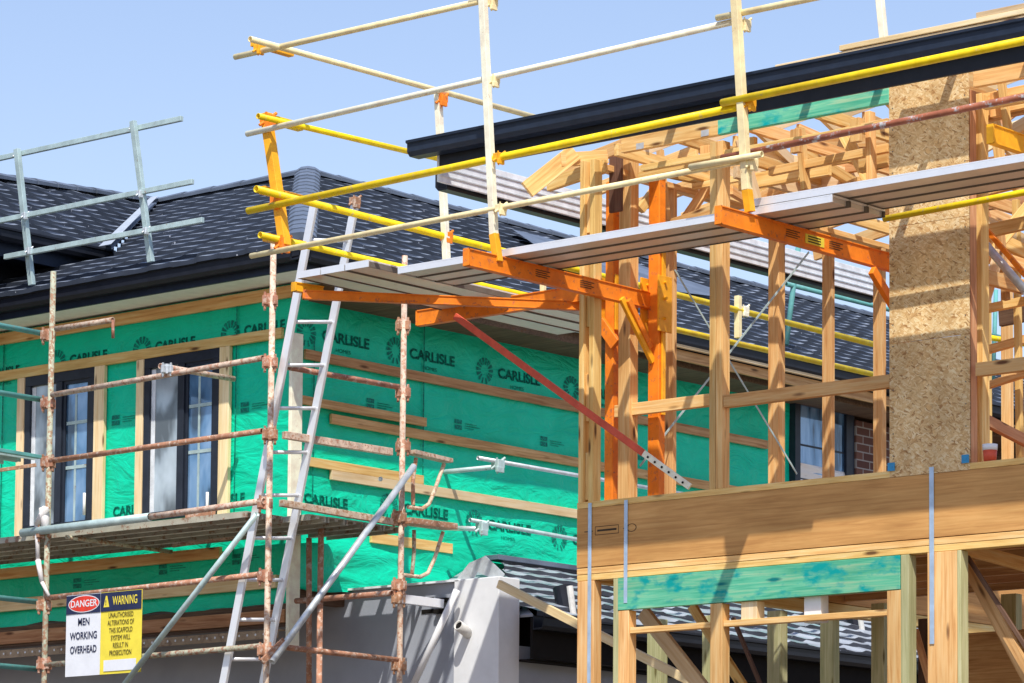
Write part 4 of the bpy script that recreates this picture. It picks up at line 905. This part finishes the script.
b = MB(); tx = xm+(sx1-xm)*.15; b.add([(tx-.035, YS-.0075, ecz-.045), (tx+.035, YS-.0075, ecz-.045), (tx+.008, YS-.0075, ecz+.05), (tx-.008, YS-.0075, ecz+.05)], [(0, 1, 2, 3)]); b.build('emblem', 'signyellow', wp, Matrix.Translation((tx, YS, ecz)))
text('lettering', '!', .06, faceA(tx-.006, YS-.009, ecz-.01), 'signblue', wp, .0004, .001, 'CENTER')
for i, t_ in enumerate(('UNAUTHORISED', 'ALTERATIONS OF', 'THIS SCAFFOLD', 'SYSTEM WILL', 'RESULT IN', 'PROSECUTION')):
    text('lettering', t_, sh*.088, faceA(xm+(sx1-xm)*.5, YS-.0045, sz0+sh*(.71-.092*i)), 'darkink', wp, .0004, .0, 'CENTER', sx=.66)
abox('blank_label', (xm+(sx1-xm)*.1, xm+(sx1-xm)*.88), (YS-.005, YS-.003), (sz0+sh*.035, sz0+sh*.17), 'signwhite', wp, 0)

# ================================================================== ROOF GUARD RAILS ON THE LEFT HOUSE
gr = thing('roof_guardrail', at(32, 283, y=EY), 'grey steel guard rail with two posts along the left gutter', 'guard rail')
for a, c in (((17, 149), (32, 285)), ((133, 121), (151, 262))): bar('post', at(*a, y=EY-.10), at(*c, y=EY+.02), .055, .045, 'galv_green', gr, up=(0, 1, 0))
for a, c in (((-40, 167), (182, 118.5)), ((-40, 229), (193, 181.5)), ((5, 257), (203, 220))): bar('rail', at(*a, y=EY-.05), at(*c, y=EY-.05), .035, .045, 'galv_green', gr)
for u, v in ((17, 154), (133, 127), (25, 215), (140, 193), (29, 250), (146, 230)): clamp(u, v, 'galv', y=EY-.07, s_=.55, root=gr)
# teal rail far side
tr = thing('roof_guardrail', at(786, 335, x=-4.0), 'thin teal guard rail post and tube above the far tiled roof', 'guard rail')
rod('post', at(799, 242, x=-4.0), at(786, 345, x=-4.0), .028, 'teal', tr); rod('rail', at(786, 284, x=-4.0), at(1060, 352, x=-4.0), .024, 'teal', tr); rod('post', at(996, 290, x=-4.0), at(993, 380, x=-4.0), .024, 'teal', tr)

# loose things
pr = bar('timber_prop', at(499, 584, y=2.15), at(700, 686, y=2.15), .045, .07, 'pine_pale'); tag(pr, 'pale timber prop slanting from the grey column down behind the corner posts', 'prop')
wpp = rod('leaning_pipe', at(411, 690, y=2.1), at(457, 590, y=2.2), .03, 'white'); tag(wpp, 'white pipe leaning against the grey rendered column', 'pipe')
p = at(990, 456, y=.05); p.z = .003; tub = thing('paint_tub', p, 'small red and white tub on the plate right of the strand board', 'tub')
b = MB().tube(p, p+Vector((0, 0, .075)), .042, 16, r1=.048, hollow=False); b.build('body', 'red', tub, Matrix.Translation(p), True)
b = MB().tube(p+Vector((0, 0, .075)), p+Vector((0, 0, .115)), .05, 16, r1=.052, hollow=False); b.build('lid', 'white', tub, Matrix.Translation(p), True)

# ================================================================== LIGHT
sd = Vector((.46, -.53, 1)).normalized()
sun = bpy.data.lights.new('sun', 'SUN'); sun.energy = 5; sun.angle = R(.53); sun.color = (1, .965, .89)
so = bpy.data.objects.new('sun', sun); C.objects.link(so); so.rotation_euler = sd.to_track_quat('Z', 'Y').to_euler()
w = bpy.data.worlds.new('World'); scene.world = w; w.use_nodes = True; nt = w.node_tree
sky = nt.nodes.new('ShaderNodeTexSky'); sky.sky_type = 'NISHITA'; sky.sun_disc = False; sky.sun_elevation = math.asin(sd.z); sky.sun_rotation = math.atan2(sd.x, sd.y)
sky.air_density = 1.4; sky.dust_density = .5; sky.ozone_density = 3.0
bg = nt.nodes['Background']; tint = mixc(nt, sky.outputs[0], (1.07, .955, 1.02), 1., 'MULTIPLY'); nt.links.new(tint, bg.inputs[0]); bg.inputs[1].default_value = .17
scene.view_settings.view_transform = 'Standard'; scene.view_settings.look = 'None'; scene.view_settings.exposure = 0
scene.render.resolution_x, scene.render.resolution_y = 1024, 683
